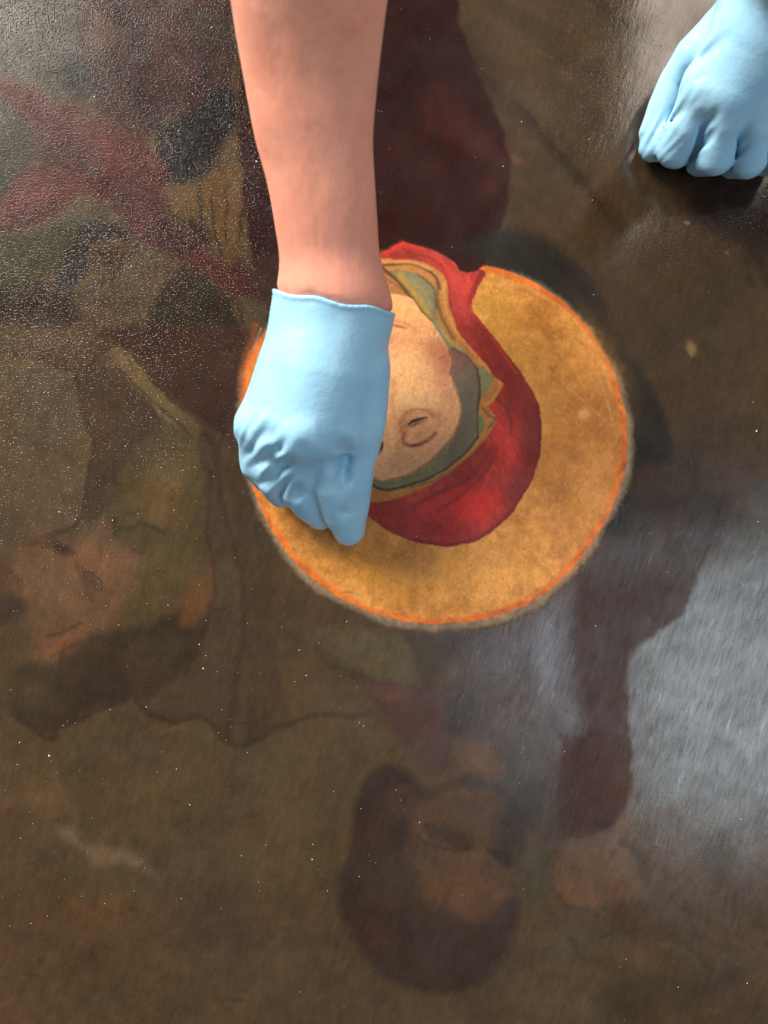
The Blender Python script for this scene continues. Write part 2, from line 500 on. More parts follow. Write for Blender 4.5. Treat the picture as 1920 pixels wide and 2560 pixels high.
# --- lower right
fill(A8((480, 440), (400, 480), (260, 620), (212, 750), (220, 860), (330, 960), (480, 980), (640, 940), (760, 980), (860, 920), (810, 760), (730, 620), (650, 560), (760, 420), (740, 260), (660, 330), (620, 440), (560, 470)), (82, 57, 36), 11, .95, mod=.2)
fill(A8((500, 360), (600, 380), (640, 430), (570, 470), (520, 430)), (40, 24, 20), 6, .9)
stroke(A8((680, 560), (780, 620), (830, 720), (860, 840)), (42, 35, 28), 22, 9, .8)
stroke(A8((240, 900), (330, 980), (460, 1000)), (56, 34, 26), 12, 6, .8)
fill(A8((620, 960), (860, 960), (800, 1120), (700, 1180), (640, 1080)), (62, 38, 24), 16, .7)
fill(A8((-40, 640), (160, 560), (200, 760), (220, 900), (100, 1000), (-40, 900)), (60, 50, 33), 18, .8)
blob(*A8((480, 1180))[0], 90, 60, (56, 45, 26), .7)
blob(*A8((300, 1250))[0], 60, 60, (70, 60, 44), .4)
stroke(A8((340, 1200), (380, 1290), (420, 1330)), (42, 34, 20), 12, 7, .7)
blob(*A8((470, 1450))[0], 80, 40, (74, 58, 40), .35)
blob(*A8((850, 1300))[0], 60, 50, (76, 54, 32), .6)
stroke(A8((700, 1080), (740, 1250), (700, 1400)), (64, 42, 24), 14, 8, .7)
blob(*A8((700, 1620))[0], 90, 60, (48, 38, 20), .7)
blob(*A8((420, 1640))[0], 60, 40, (80, 72, 56), .4, 20)
blob(*A8((260, 1560))[0], 60, 20, (76, 52, 32), .35, 50)
stroke(A8((1100, 1600), (1300, 1500), (1600, 1350)), (44, 32, 22), 34, 18, .6)
stroke(A8((1350, 1700), (1500, 1650), (1700, 1560)), (66, 44, 22), 24, 12, .6)
fill([(1150, 1600), (1330, 1500), (1500, 1330), (1580, 1180), (1760, 1080), (1860, 1240), (1700, 1420), (1560, 1600), (1540, 1900), (1400, 2000), (1240, 1900), (1180, 1750)], (56, 41, 32), 70, .9)
robe = A9((80, 900), (240, 760), (420, 560), (700, 330), (900, 80), (1250, 60), (1480, 240), (1240, 560), (1110, 860), (1000, 960), (850, 1075), (750, 1180), (715, 1300), (730, 1650), (745, 2000), (700, 2200), (620, 2320), (440, 2400), (200, 2380), (230, 2100), (280, 1750), (150, 1550), (70, 1300))
fill(robe, (54, 36, 29), 34, .85, mod=.15)
fill(A9((260, 1720), (430, 1640), (560, 1300), (690, 1360), (725, 1700), (735, 2000), (680, 2180), (500, 2240), (260, 2200), (240, 2000)), (60, 36, 27), 26, .9)
# pale drapery, mirror-smooth beside the matt red robe
pale = A9((1250, 520), (1500, 260), (1560, 60), (1760, -60), (2200, 0), (2300, 1800), (2200, 2700), (1700, 2900), (1500, 2650), (1180, 2460), (1100, 2200), (860, 2150), (755, 2000), (740, 1650), (735, 1350), (760, 1180), (860, 1080), (1010, 960), (1120, 860))
fill(pale, (64, 58, 50), 7, .92, warp=1.3, mod=.12)
gloss_pale_sl = None
fill(A9((900, 2300), (1200, 2200), (1700, 2300), (1700, 3100), (900, 3100)), (66, 50, 35), 60, .85)
fill(A9((700, 360), (1000, 140), (1280, 80), (1420, 250), (1180, 330), (940, 330), (800, 520)), (48, 36, 25), 22, .8)
stroke(A9((760, 1130), (700, 1290), (740, 1650), (740, 1950)), (92, 62, 52), 5, 3, .6)
fill(A9((90, 920), (260, 700), (360, 640), (390, 900), (380, 1200), (440, 1640), (300, 1740), (160, 1560), (80, 1300)), (56, 44, 38), 26, .6)  # greyer patch: sheen of the window streak put into the paint colour
stroke(A9((60, 1500), (170, 1580), (260, 1700), (420, 1740)), (44, 26, 22), 8, 4, .8)
blob(*A9((1160, 1245))[0], 16, 17, (62, 52, 40), .95, 0, 2)
blob(*A9((1160, 1240))[0], 9, 8, (76, 64, 48), .8, 0, 2)
for i in range(90):
    x = 1000 + random.random() * 900 if i > 20 else 780 + random.random() * 700
    y = 850 + random.random() * 1250
    q = A9((x, y))[0]
    r = random.choice([1.8, 2, 2.4, 2.8, 4])
    blob(q[0], q[1], r * 1.3, r * 1.3, (30, 26, 24), .8, 0, 2)
for i in range(150):
    x, y = 1590 + random.random() * 380, 1350 + random.random() * 820
    L = 10 + random.random() * 46
    an = math.radians(random.gauss(72, 12) if random.random() < .7 else random.gauss(20, 10))
    stroke([(x, y), (x - L * math.cos(an), y + L * math.sin(an))], (42, 38, 35) if random.random() < .6 else (86, 80, 72), 3.2, 2, .32, smooth=False)
for i in range(60):
    x, y = 1650 + random.random() * 330, 1980 + random.random() * 420
    L = 24 + random.random() * 60
    stroke([(x, y), (x + L, y + L * random.uniform(.35, .6))], (84, 70, 56) if random.random() < .6 else (50, 38, 28), 9, 6, .35, smooth=False, taper=True)

# --- upper right: brown drapery with long diagonal folds
for pts, cc, wd, fe, al in [
    (((200, -20), (330, 120), (470, 260), (560, 380), (700, 520), (860, 700), (960, 820), (1060, 930)), (40, 27, 18), 30, 16, .8),
    (((380, -20), (560, 180), (760, 380), (900, 560), (1060, 760)), (66, 50, 30), 44, 30, .6),
    (((560, -20), (760, 160), (1000, 330), (1130, 470)), (44, 31, 20), 34, 22, .6),
    (((640, 420), (760, 560), (880, 700), (980, 830)), (34, 23, 16), 14, 9, .8),
    (((950, -10), (1080, 90), (1160, 130)), (40, 29, 20), 30, 16, .6),
    (((640, 650), (700, 800), (820, 900)), (62, 46, 28), 34, 22, .5),
    (((1180, 760), (1360, 880), (1460, 930), (1659, 1000)), (38, 25, 17), 34, 18, .6),
    (((1150, 700), (1300, 860), (1500, 1000), (1640, 1200)), (60, 45, 29), 30, 20, .5),
    (((1560, 960), (1620, 1060), (1659, 1160)), (34, 22, 15), 22, 10, .6)]:
    stroke(AT(*pts), cc, wd, fe, al)
fill(AT((1380, 760), (1480, 740), (1750, 760), (1750, 960), (1560, 940), (1430, 900)), (44, 28, 19), 14, .8)
blob(*AT((1325, 908))[0], 7, 6, (104, 88, 62), .8, 0, 2)
blob(*AT((1485, 1025))[0], 8, 6, (92, 76, 56), .7, 0, 2)
blob(*F((1495, 752))[0], 14, 20, (112, 92, 58), .8, -20, 2)
blob(*AT((630, 650))[0], 20, 13, (88, 62, 50), .8, 25, 2)
stroke(AT((1150, 155), (1200, 180), (1290, 215)), (30, 20, 15), 5, 2.5, .8, smooth=False)
blob(*AT((1217, 272))[0], 5, 5, (26, 18, 14), .9, 0, 2)
# --- dark red mantle above the cleaned patch
mantle = AT((-420, -40), (330, -40), (400, 100), (450, 230), (520, 380), (580, 520), (606, 640), (606, 780), (575, 900), (535, 1020), (480, 1110), (400, 1110), (340, 1040), (180, 980), (50, 1030), (-420, 1100))
fill(mantle, (37, 11, 8), 7, .97)
blob(*AT((200, 300))[0], 150, 160, (36, 14, 12), .6)
blob(*AT((250, 700))[0], 170, 120, (44, 15, 11), .8)
fill(AT((250, 360), (370, 350), (450, 460), (560, 580), (600, 640), (590, 690), (480, 640), (380, 580), (290, 520)), (56, 20, 13), 18, .7, mod=.3)
blob(*AT((530, 760))[0], 22, 26, (74, 26, 18), .6)
fill(AT((-420, 1040), (-100, 1050), (-30, 1200), (-200, 1330), (-420, 1330)), (50, 30, 20), 14, .9)
# olive drapery left of the patch
fill(A1((210, 420), (400, 400), (480, 500), (380, 720), (300, 640)), (66, 52, 34), 8, .9)
stroke(A1((120, 420), (250, 430), (320, 640), (370, 720)), (46, 26, 20), 10, 5, .8)
for k_ in range(4):
    stroke(A1((120, 640 + 80 * k_), (240, 600 + 90 * k_), (330, 640 + 80 * k_)), (74, 46, 28), 6, 4, .6, taper=True)
# --- dark outer band of painted mantle round the halo
band = A3((560, 130), (700, 40), (860, 40), (1050, 120), (1220, 290), (1310, 440), (1420, 660), (1560, 880), (1640, 1130), (1600, 1230), (1450, 1260), (1360, 1600), (700, 1500), (700, 300))
fill(band, (34, 30, 25), 15, .95, warp=1.4)
stroke(A3((760, 90), (930, 130), (1090, 230), (1200, 370), (1300, 560), (1400, 760), (1460, 960)), (38, 32, 26), 22, 12, .6)
stroke(A3((1040, 200), (1170, 330), (1270, 500), (1360, 700)), (27, 22, 18), 14, 8, .7)

SOFT = 1.0
WARP = .35
# loose brushwork in the darkened layer
for i in range(900):
    x, y = random.uniform(-40, 1960), random.uniform(-40, 2600)
    if 640 < x < 1560 and 680 < y < 1540:
        continue
    jx, jy = int(np.searchsorted(ax, x)), int(np.searchsorted(ay, y))
    cc = col[min(jy, NY - 1), min(jx, NX - 1)] * (random.choice((.72, .82, 1.14, 1.25))) + np.array((random.uniform(-4, 6), 0, random.uniform(-3, 3)))
    if y < 900:
        an = math.radians(random.gauss(38, 18)) if x < 700 else math.radians(random.gauss(48, 10))
    elif x < 700:
        an = math.radians(random.gauss(-35, 40)) if y < 1750 else math.radians(random.gauss(-10, 25))
    else:
        an = math.radians(random.gauss(-68, 18)) if y < 2100 else math.radians(random.gauss(-20, 40))
    L = random.uniform(16, 70)
    stroke([(x, y), (x + L * .5 * math.cos(an) + random.gauss(0, 4), y + L * .5 * math.sin(an) + random.gauss(0, 4)), (x + L * math.cos(an), y + L * math.sin(an))], cc, random.uniform(4, 15), 3, random.uniform(.15, .38), taper=True)
# --- THE CLEANED PATCH
halo_o = [(1217, 668), (1330, 705), (1417, 766), (1480, 838), (1526, 918), (1555, 1000), (1566, 1080), (1560, 1170), (1530, 1268), (1465, 1378), (1368, 1478), (1250, 1536), (1110, 1556), (1000, 1548), (880, 1508), (770, 1434), (704, 1360), (650, 1262), (618, 1150), (606, 1020), (612, 930), (630, 876), (672, 822), (740, 760), (860, 760), (1020, 770), (1150, 745), (1190, 700)]
hp = spline(halo_o, True, 5)
sl = crop(hp, 90)
dh = sd_poly(hp, sl, .35)
xx, yy = X[sl], Y[sl]
ang = np.arctan2(yy - 1085, xx - 1087)
wid = 14 + 9 * np.clip(np.sin(ang + .1), -1, 1) + 8 * fbm(xx, yy, 110, 3, 2)
fr = 1 - sstep(-13, 9, dh - wid + 3 * fbm(xx, yy, 9, 2, 1))
fcol = np.array((126, 108, 86), np.float32) + fbm(xx, yy, 20, 3, 4)[..., None] * np.array((16, 14, 12), np.float32)
fcol = np.where((ang < -.1)[..., None] & (ang > -1.6)[..., None], fcol * .93 + np.array((-12, -4, 4)), fcol)
fcol = fcol * (0.78 + .22 * np.clip(1 - dh / 40, 0, 1))[..., None]
col[sl] += (fcol - col[sl]) * (fr * .93)[..., None]
region[sl][dh - wid < 0] = 5
gloss[sl] += (.42 - gloss[sl]) * fr
relief[sl] -= 0.00012 * fr
# ring and field of gold
ring = 1 - sstep(-4, 3, dh - 3)
rc = np.array((190, 94, 30), np.float32) + fbm(xx, yy, 30, 3, 6)[..., None] * np.array((22, 18, 10), np.float32)
col[sl] += (rc - col[sl]) * ring[..., None]
region[sl][dh < 0] = 1
inn = 1 - sstep(-20, -4, dh + 4 * fbm(xx, yy, 90, 2, 1))
base = np.array((178, 118, 52), np.float32)
m1 = fbm(xx, yy, 170, 3, 3)
m2 = fbm(xx, yy, 22, 3, 5)
m3 = fbm(xx, yy, 5, 2, 6)
hc = base + m1[..., None] * np.array((24, 22, 16), np.float32) + m2[..., None] * np.array((17, 15, 10), np.float32) + m3[..., None] * np.array((6, 5, 4), np.float32)
col[sl] += (hc - col[sl]) * inn[..., None]
relief[sl] += 0.00008 * ring * (1 - inn)
for (x, y, rx, ry, c, a) in [(1110, 720, 0, 0, 0, 0), (1090, 740, 0, 0, 0, 0)]:
    pass
blob(*A3((800, 620))[0], 60, 130, (176, 124, 46), .5, -35)
blob(*A3((1150, 950))[0], 90, 60, (148, 88, 34), .55, 30)
blob(*A3((1120, 1130))[0], 80, 70, (150, 92, 36), .45, 0)
blob(*A3((1040, 1330))[0], 50, 50, (158, 104, 44), .5, 0)
blob(*A3((1280, 700))[0], 46, 120, (192, 124, 56), .5, -25)
blob(*A3((120, 1780))[0], 110, 46, (206, 140, 48), .6, 20)
blob(*A3((560, 1780))[0], 180, 46, (192, 134, 60), .6, 0)
blob(*A3((260, 1740))[0], 80, 30, (150, 96, 36), .4, 20)
blob(*A3((1240, 1320))[0], 50, 90, (196, 136, 76), .5, 20)
blob(*A3((740, 400))[0], 40, 60, (166, 118, 42), .5, 0)
blob(*A3((1190, 975))[0], 18, 14, (206, 150, 92), .7, 0, 2)
stroke(A3((680, 300), (820, 310), (940, 350), (1120, 470), (1250, 650), (1330, 850)), (200, 138, 74), 8, 5, .5)
stroke(A3((1000, 740), (1180, 900), (1300, 1010)), (196, 138, 74), 3, 2, .5)
stroke(A3((1180, 640), (1260, 760), (1330, 1000)), (198, 130, 60), 4, 3, .5)
for x0, dx in ((740, 60), (560, 40), (860, 30), (330, 30)):
    stroke(A3((x0, 1600), (x0 + dx * .5, 1740), (x0 + dx, 1900)), (198, 148, 80), 3.5, 2, .45)
keep_col = col.copy()
for i in range(260):
    t = random.random() * 6.28
    r = random.uniform(300, 445)
    x, y = 1087 + r * math.cos(t), 1085 + r * math.sin(t)
    L = random.uniform(5, 22)
    an = t + 1.57 + random.gauss(0, .5)
    stroke([(x, y), (x + L * math.cos(an), y + L * math.sin(an))], (214, 158, 92) if random.random() < .5 else (132, 80, 34), 2.8, 1.6, .4, smooth=False)

col[region != 1] = keep_col[region != 1]
# swab marks over the rim of the patch
for i in range(150):
    t = random.uniform(-.3, 3.0)
    r = 470 + random.gauss(8, 9)
    x, y = 1087 + r * math.cos(t), 1085 + r * math.sin(t)
    L = random.uniform(8, 34)
    an = t + 1.57 + random.gauss(0, .35)
    stroke([(x, y), (x + L * math.cos(an), y + L * math.sin(an))], random.choice([(128, 104, 76), (104, 84, 62), (70, 54, 38)]), random.uniform(3, 8), 3, .3, smooth=False, taper=True)

# red veil
veil = A3((-270, 540), (-200, 330), (-60, 190), (150, 148), (250, 95), (340, 112), (450, 150), (530, 200), (552, 245), (600, 252), (655, 238), (684, 255), (655, 320), (622, 390), (618, 435), (680, 520), (770, 630), (870, 765), (938, 880), (968, 1000), (966, 1130), (932, 1290), (860, 1420), (750, 1550), (620, 1628), (480, 1650), (330, 1630), (200, 1580), (90, 1500), (-60, 1340), (-250, 1200), (-420, 900))
fill(veil, (144, 42, 33), 3, 1, warp=.5, reg=2)
vs = crop(spline(veil, True, 2), 4)
vm = region[vs] == 2
vc = col[vs]
dv = fbm(X[vs], Y[vs], 60, 3, 4, 60, 3)[..., None] * np.array((22, 8, 7), np.float32) + fbm(X[vs], Y[vs], 6, 2, 5, 60, 3)[..., None] * np.array((14, 6, 5), np.float32)
vc[vm] += dv[vm]


def inside(fn, reg):
    keep = col.copy()
    fn()
    m = region != reg
    col[m] = keep[m]


def veil_detail():
    stroke(A3((700, 560), (820, 740), (900, 880), (930, 1040), (910, 1220), (840, 1400)), (92, 22, 17), 60, 30, .75)
    stroke(A3((640, 500), (760, 660), (840, 800), (830, 960)), (112, 28, 20), 30, 20, .7)
    stroke(A3((952, 920), (966, 1060), (940, 1270), (860, 1410), (740, 1550), (600, 1625), (460, 1645), (320, 1625)), (84, 18, 16), 12, 6, .8)
    blob(*A3((630, 1440))[0], 60, 48, (204, 36, 28), .9, -30)
    blob(*A3((470, 1440))[0], 70, 22, (184, 42, 30), .7, -25)
    blob(*A3((770, 1130))[0], 34, 60, (178, 40, 28), .6, 20)
    blob(*A3((250, 1480))[0], 60, 30, (136, 32, 30), .7, 10)
    blob(*A3((470, 1570))[0], 120, 26, (132, 24, 22), .6, 0)
    stroke(A3((320, 1440), (450, 1370), (600, 1300), (720, 1140)), (116, 30, 22), 10, 6, .7)
    stroke(A3((440, 1470), (560, 1390), (680, 1270), (740, 1150)), (126, 26, 20), 8, 5, .7)
    stroke(A3((560, 1500), (650, 1390), (720, 1240)), (190, 52, 38), 6, 4, .6)
    stroke(A3((650, 480), (760, 640), (840, 760)), (166, 44, 32), 7, 4, .6)
    stroke(A3((740, 890), (800, 960), (820, 1080)), (100, 24, 18), 8, 5, .7)
    stroke(A3((730, 920), (720, 1000), (760, 1040)), (196, 50, 36), 10, 6, .6)
    stroke(A3((400, 170), (480, 230), (540, 300), (600, 350)), (186, 58, 42), 24, 14, .6)
    stroke(A3((660, 260), (600, 390), (590, 420)), (104, 26, 20), 14, 6, .7)
    stroke(A3((200, 160), (350, 165), (440, 200), (490, 260)), (122, 28, 20), 9, 5, .7)
    stroke(A3((170, 140), (260, 105), (360, 125)), (196, 40, 28), 14, 8, .7)
    blob(*A3((560, 400))[0], 26, 46, (172, 54, 42), .7, -20)


inside(veil_detail, 2)

# ochre edging, green lining, grey scarf, face
trim = A3((-240, 560), (-170, 360), (20, 190), (150, 178), (330, 190), (425, 222), (485, 290), (495, 400), (520, 480), (562, 580), (640, 665), (690, 720), (722, 778), (772, 808), (776, 832), (730, 910), (705, 945), (742, 1000), (700, 1080), (640, 1150), (520, 1260), (380, 1345), (230, 1405), (100, 1425), (-60, 1380), (-300, 1200), (-460, 900))
fill(trim, (158, 102, 48), 2.5, 1, warp=.4, reg=4)
green = A3((-220, 580), (-130, 380), (60, 250), (150, 243), (260, 236), (350, 262), (418, 322), (432, 420), (442, 500), (505, 600), (612, 700), (660, 740), (716, 782), (700, 850), (660, 892), (645, 960), (685, 1012), (650, 1085), (560, 1190), (400, 1300), (220, 1358), (130, 1350), (30, 1290), (-200, 1150), (-400, 850))
fill(green, (110, 99, 68), 2.5, 1, warp=.4)


def trim_detail():
    stroke(A3((160, 214), (250, 205), (330, 212), (420, 258), (452, 330)), (70, 48, 28), 6, 3, .85)
    stroke(A3((150, 196), (300, 198), (400, 230)), (190, 130, 66), 7, 4, .7)
    stroke(A3((440, 300), (440, 400), (460, 480), (520, 580)), (84, 60, 36), 9, 5, .7)
    stroke(A3((470, 300), (478, 420), (530, 540), (620, 650), (690, 740), (760, 815), (720, 900), (665, 935)), (184, 124, 62), 7, 4, .7)
    stroke(A3((640, 690), (660, 640), (690, 700), (720, 780)), (120, 76, 38), 4, 2, .8)
    stroke(A3((665, 930), (700, 980), (736, 1002), (700, 1040)), (96, 58, 32), 4, 2, .8)
    stroke(A3((690, 1000), (640, 1120), (500, 1240), (360, 1330), (210, 1380)), (178, 122, 62), 9, 5, .6)
    stroke(A3((560, 1230), (420, 1310), (300, 1350)), (116, 74, 38), 5, 3, .6)
    fill(A3((150, 250), (200, 262), (270, 330), (330, 400), (150, 370)), (146, 96, 50), 3, 1)
    stroke(A3((150, 268), (210, 300), (270, 350)), (98, 64, 34), 4, 2, .7)
    stroke(A3((160, 228), (230, 290), (300, 370), (350, 440), (400, 505)), (74, 48, 24), 8, 3, .9)
    stroke(A3((240, 262), (320, 350), (390, 450)), (150, 116, 44), 16, 8, .8)
    stroke(A3((300, 280), (370, 350), (400, 430)), (124, 118, 84), 14, 8, .7)
    stroke(A3((340, 260), (418, 322), (434, 430)), (66, 68, 40), 5, 3, .8)
    fill(A3((500, 640), (560, 650), (620, 720), (650, 780), (655, 880), (640, 960), (645, 1060), (560, 1170), (470, 1210), (540, 1060), (560, 900), (510, 760)), (98, 84, 70), 5, .95)
    blob(*A3((560, 700))[0], 24, 30, (112, 70, 54), .7, 0)
    blob(*A3((600, 900))[0], 18, 40, (84, 80, 66), .7, 0)
    stroke(A3((520, 640), (600, 690), (640, 760), (650, 870), (645, 960)), (88, 52, 36), 6, 3, .7)
    fill(A3((650, 735), (712, 782), (700, 850), (664, 888), (650, 820)), (112, 108, 74), 4, .9)
    fill(A3((645, 950), (684, 1012), (660, 1075), (645, 1040)), (102, 104, 62), 3, .9)
    stroke(A3((640, 740), (655, 860), (643, 960), (648, 1075)), (60, 50, 34), 5, 2.5, .8)
    stroke(A3((430, 500), (500, 600), (560, 640)), (136, 132, 90), 8, 5, .7)
    stroke(A3((650, 1085), (560, 1190), (400, 1298), (220, 1356), (130, 1350), (50, 1300)), (50, 44, 32), 6, 3, .9)
    stroke(A3((600, 1110), (520, 1180), (400, 1260), (240, 1325), (160, 1325)), (98, 96, 70), 8, 4, .8)


inside(trim_detail, 4)
face = A3((-200, 620), (-110, 440), (0, 370), (150, 358), (250, 362), (310, 385), (360, 455), (420, 520), (485, 620), (522, 700), (508, 765), (542, 860), (562, 940), (552, 1010), (520, 1085), (450, 1165), (370, 1240), (280, 1290), (180, 1312), (120, 1300), (40, 1240), (-150, 1180), (-340, 950))
fill(face, (198, 146, 102), 3, 1, warp=.4, reg=3)


def face_detail():
    blob(*A3((220, 470))[0], 90, 46, (206, 142, 80), .8, 10)
    blob(*A3((300, 760))[0], 70, 90, (212, 156, 102), .8, 0)
    blob(*A3((430, 640))[0], 50, 34, (158, 96, 66), .8, 35)
    blob(*A3((480, 700))[0], 20, 28, (140, 72, 54), .8, 0)
    blob(*A3((480, 900))[0], 30, 70, (186, 128, 90), .7, 0)
    blob(*A3((200, 600))[0], 60, 30, (182, 118, 78), .7, 0)
    blob(*A3((260, 1210))[0], 100, 36, (176, 126, 92), .8, -15)
    blob(*A3((420, 1060))[0], 60, 40, (196, 142, 98), .6, -20)
    blob(*A3((330, 900))[0], 70, 34, (214, 166, 112), .7, -20)
    blob(*A3((380, 500))[0], 30, 40, (196, 138, 84), .6, 40)
    stroke(A3((60, 500), (180, 512), (280, 535)), (120, 56, 40), 6, 4, .8, taper=True)
    stroke(A3((150, 480), (250, 500), (330, 545)), (168, 104, 66), 9, 6, .6)
    blob(*A3((335, 1040))[0], 58, 42, (166, 106, 72), .55, -25)
    blob(*A3((262, 1040))[0], 12, 40, (140, 84, 58), .5, 10)
    stroke(A3((246, 1060), (250, 1020), (272, 978), (315, 952), (380, 956), (412, 984)), (142, 84, 56), 9, 5, .6)
    stroke(A3((262, 1030), (285, 985), (330, 968), (376, 970)), (176, 118, 80), 5, 3, .7)
    blob(*A3((340, 1012))[0], 18, 6, (92, 50, 36), .7, -15)
    stroke(A3((284, 1034), (306, 1012), (340, 1000), (388, 988)), (44, 22, 18), 6.5, 2, 1, taper=True)
    stroke(A3((290, 1038), (320, 1030), (352, 1016)), (84, 44, 32), 5, 2, .8, taper=True)
    stroke(A3((300, 1062), (345, 1056), (390, 1030), (408, 1000)), (208, 156, 110), 10, 7, .4)
    stroke(A3((258, 1076), (262, 1112), (286, 1132), (330, 1134), (385, 1112), (430, 1074)), (128, 64, 46), 9, 5, .75)
    stroke(A3((282, 1134), (330, 1136), (384, 1112)), (82, 34, 28), 6, 2.5, .9, taper=True)
    stroke(A3((300, 1108), (350, 1102), (400, 1080)), (190, 136, 96), 7, 4, .7)
    stroke(A3((400, 960), (440, 975), (446, 1030)), (160, 104, 70), 8, 5, .6)
    stroke(A3((250, 1050), (225, 1000), (205, 900), (210, 800)), (176, 114, 76), 12, 8, .5)
    blob(*A3((470, 780))[0], 26, 60, (176, 110, 78), .6, -10)
    fill(A3((60, 1200), (80, 1140), (130, 1095), (152, 1120), (140, 1165), (100, 1190)), (112, 60, 40), 5, .9)
    stroke(A3((80, 1185), (130, 1170), (152, 1120)), (50, 24, 20), 6, 3, .9)
    stroke(A3((522, 700), (508, 765), (542, 860), (562, 940), (552, 1010), (520, 1085), (450, 1165), (370, 1240), (280, 1290), (180, 1312)), (112, 62, 42), 5, 3, .8)
    stroke(A3((500, 650), (520, 700), (506, 765)), (110, 44, 36), 6, 3, .8)
    for i in range(150):
        q = (random.uniform(150, 540), random.uniform(400, 1250))
        L = random.uniform(20, 60)
        an = math.radians(random.gauss(-35, 25))
        stroke(A3(q, (q[0] + L * math.cos(an), q[1] + L * math.sin(an))), random.choice([(228, 180, 126), (168, 110, 72), (206, 146, 96)]), 2.6, 1.6, .35, smooth=False)
    stroke(A3((430, 580), (480, 470)), (214, 196, 140), 2.6, 1.4, .9, smooth=False)
    stroke(A3((425, 590), (400, 560)), (204, 160, 110), 2.6, 1.4, .7, smooth=False)


inside(face_detail, 3)
# left rim of the patch, seen beside the glove
stroke(A1((420, 610), (360, 740)), (150, 112, 76), 6, 3, .8, smooth=False)
stroke([(640, 812), (612, 900), (600, 990)], (120, 62, 34), 16, 8, .7)

# brush hatching and mottling over everything
clean = (region > 0)
h1 = fbm(X, Y, 120, 4, 1)
h2 = fbm(X, Y, 5, 2, 2, 108, 6)
h3 = fbm(X, Y, 4.2, 1, 6)
h4 = fbm(X, Y, 26, 3, 7)
f = 1 + .07 * h1 + .06 * h4 + .05 * h2 + .035 * h3
f = np.where(clean, 1 + .035 * h4 + .05 * h3 + .03 * h2, f)
hue = fbm(X, Y, 90, 3, 5)
f3 = f[..., None] * (1 + np.where(clean, 0, hue)[..., None] * np.array((.03, 0, -.04), np.float32))
col *= f3
mid = np.array((60, 45, 30), np.float32)
col = np.where(clean[..., None], col, mid + (col - mid) * 1.12)
grey = col.mean(-1, keepdims=True)
col = np.where(clean[..., None], col, grey + (col - grey) * .90)
col = np.clip(col, 4, 245)
lin = srgb(col)
lin *= np.where(clean, .86, .74)[..., None]

# varnish finish: smooth on the right, worn and grainy on the upper left, matt where it was cleaned
glow = np.clip((X + .55 * Y) / 1500, 0, 1)
tl = np.clip(1.25 - np.hypot(X + 50, Y + 50) / 1000, 0, 1)
leftish = np.clip(1.15 - X / 900, 0, 1) * np.clip(1.2 - Y / 2000, 0, 1)
grain = np.clip(.02 + tl ** 1.5 * .16 + leftish * .13, 0, .30) * (1 + .35 * fbm(X, Y, 90, 3, 4))
gloss[:] = np.where(clean, .42, .24)
gloss -= .06 * np.minimum(tl, 1) + .03 * fbm(X, Y, 70, 3, 3)
right = sstep(1400, 1600, X) * ~clean
gloss -= .05 * right
gloss -= .16 * sstep(1250, 1500, X) * sstep(900, 500, Y) * ~clean
spec[:] = np.where(clean, .30, .45)
spec[:] *= 1 - .66 * np.clip(1.5 - np.hypot(X, Y) / 900, 0, 1)
# the red robe is matter than the drapery beside it
rp = spline(robe, True, 4)
sl = crop(rp, 20)
dr = sd_poly(rp, sl, 1)
ra = 1 - sstep(-7, 7, dr)
ra = ra * sstep(1330, 1450, X[sl]) * sstep(1330, 1480, Y[sl])
spec[sl] *= 1 - .62 * ra
gloss[sl] += .10 * ra
st = spline(A9((90, 920), (260, 700), (360, 640), (390, 900), (380, 1200), (440, 1640), (300, 1740), (160, 1560), (80, 1300)), True, 4)
sl = crop(st, 30)
ra = 1 - sstep(-45, 20, sd_poly(st, sl, 1))
spec[sl] += (.5 - spec[sl]) * ra
gloss[sl] -= .12 * ra
spec[:] *= 1 + .25 * fbm(X, Y, 60, 3, 2) + (.10 + .14 * sstep(1100, 1400, X) * sstep(1200, 1500, Y)) * fbm(X, Y, 3.4, 2, 1, 109, 8)
spec[:] = np.clip(spec, .03, 1)
gloss[:] = np.clip(gloss, .07, .8)
relief += 0.000007 * fbm(X, Y, 26, 3, 6) + 0.00012 * fbm(X, Y, 300, 2, 2)
relief += np.where(clean, -.00006, 0) + 0.000006 * h2

# fine scratches and brush marks that catch the window light at the right
for i in range(900):
    x = random.uniform(1130, 1960)
    y = random.uniform(1330, 2350)
    if x < 1560 and y > 2000:
        continue
    an = math.radians(random.gauss(109, 7) if i % 14 else random.gauss(25, 16))
    L = random.uniform(14, 60)
    hx, hy = L / 2 * math.cos(an), L / 2 * math.sin(an)
    q = np.array([(x - hx, y - hy), (x + hx, y + hy)], np.float32)
    sl = crop(q, 6)
    if X[sl].size == 0:
        continue
    u = (X[sl] - x) * math.cos(an) + (Y[sl] - y) * math.sin(an)
    v_ = -(X[sl] - x) * math.sin(an) + (Y[sl] - y) * math.cos(an)
    m_ = np.exp(-(v_ / 1.9) ** 2) * np.clip(1 - np.abs(u) / (L / 2), 0, 1)
    k_ = random.choice([-.5, -.35, -.2, .2, .35, .6])
    spec[sl] = np.clip(spec[sl] * (1 + k_ * m_), .03, 1)
    relief[sl] += (.000010 if k_ > 0 else -.000012) * m_

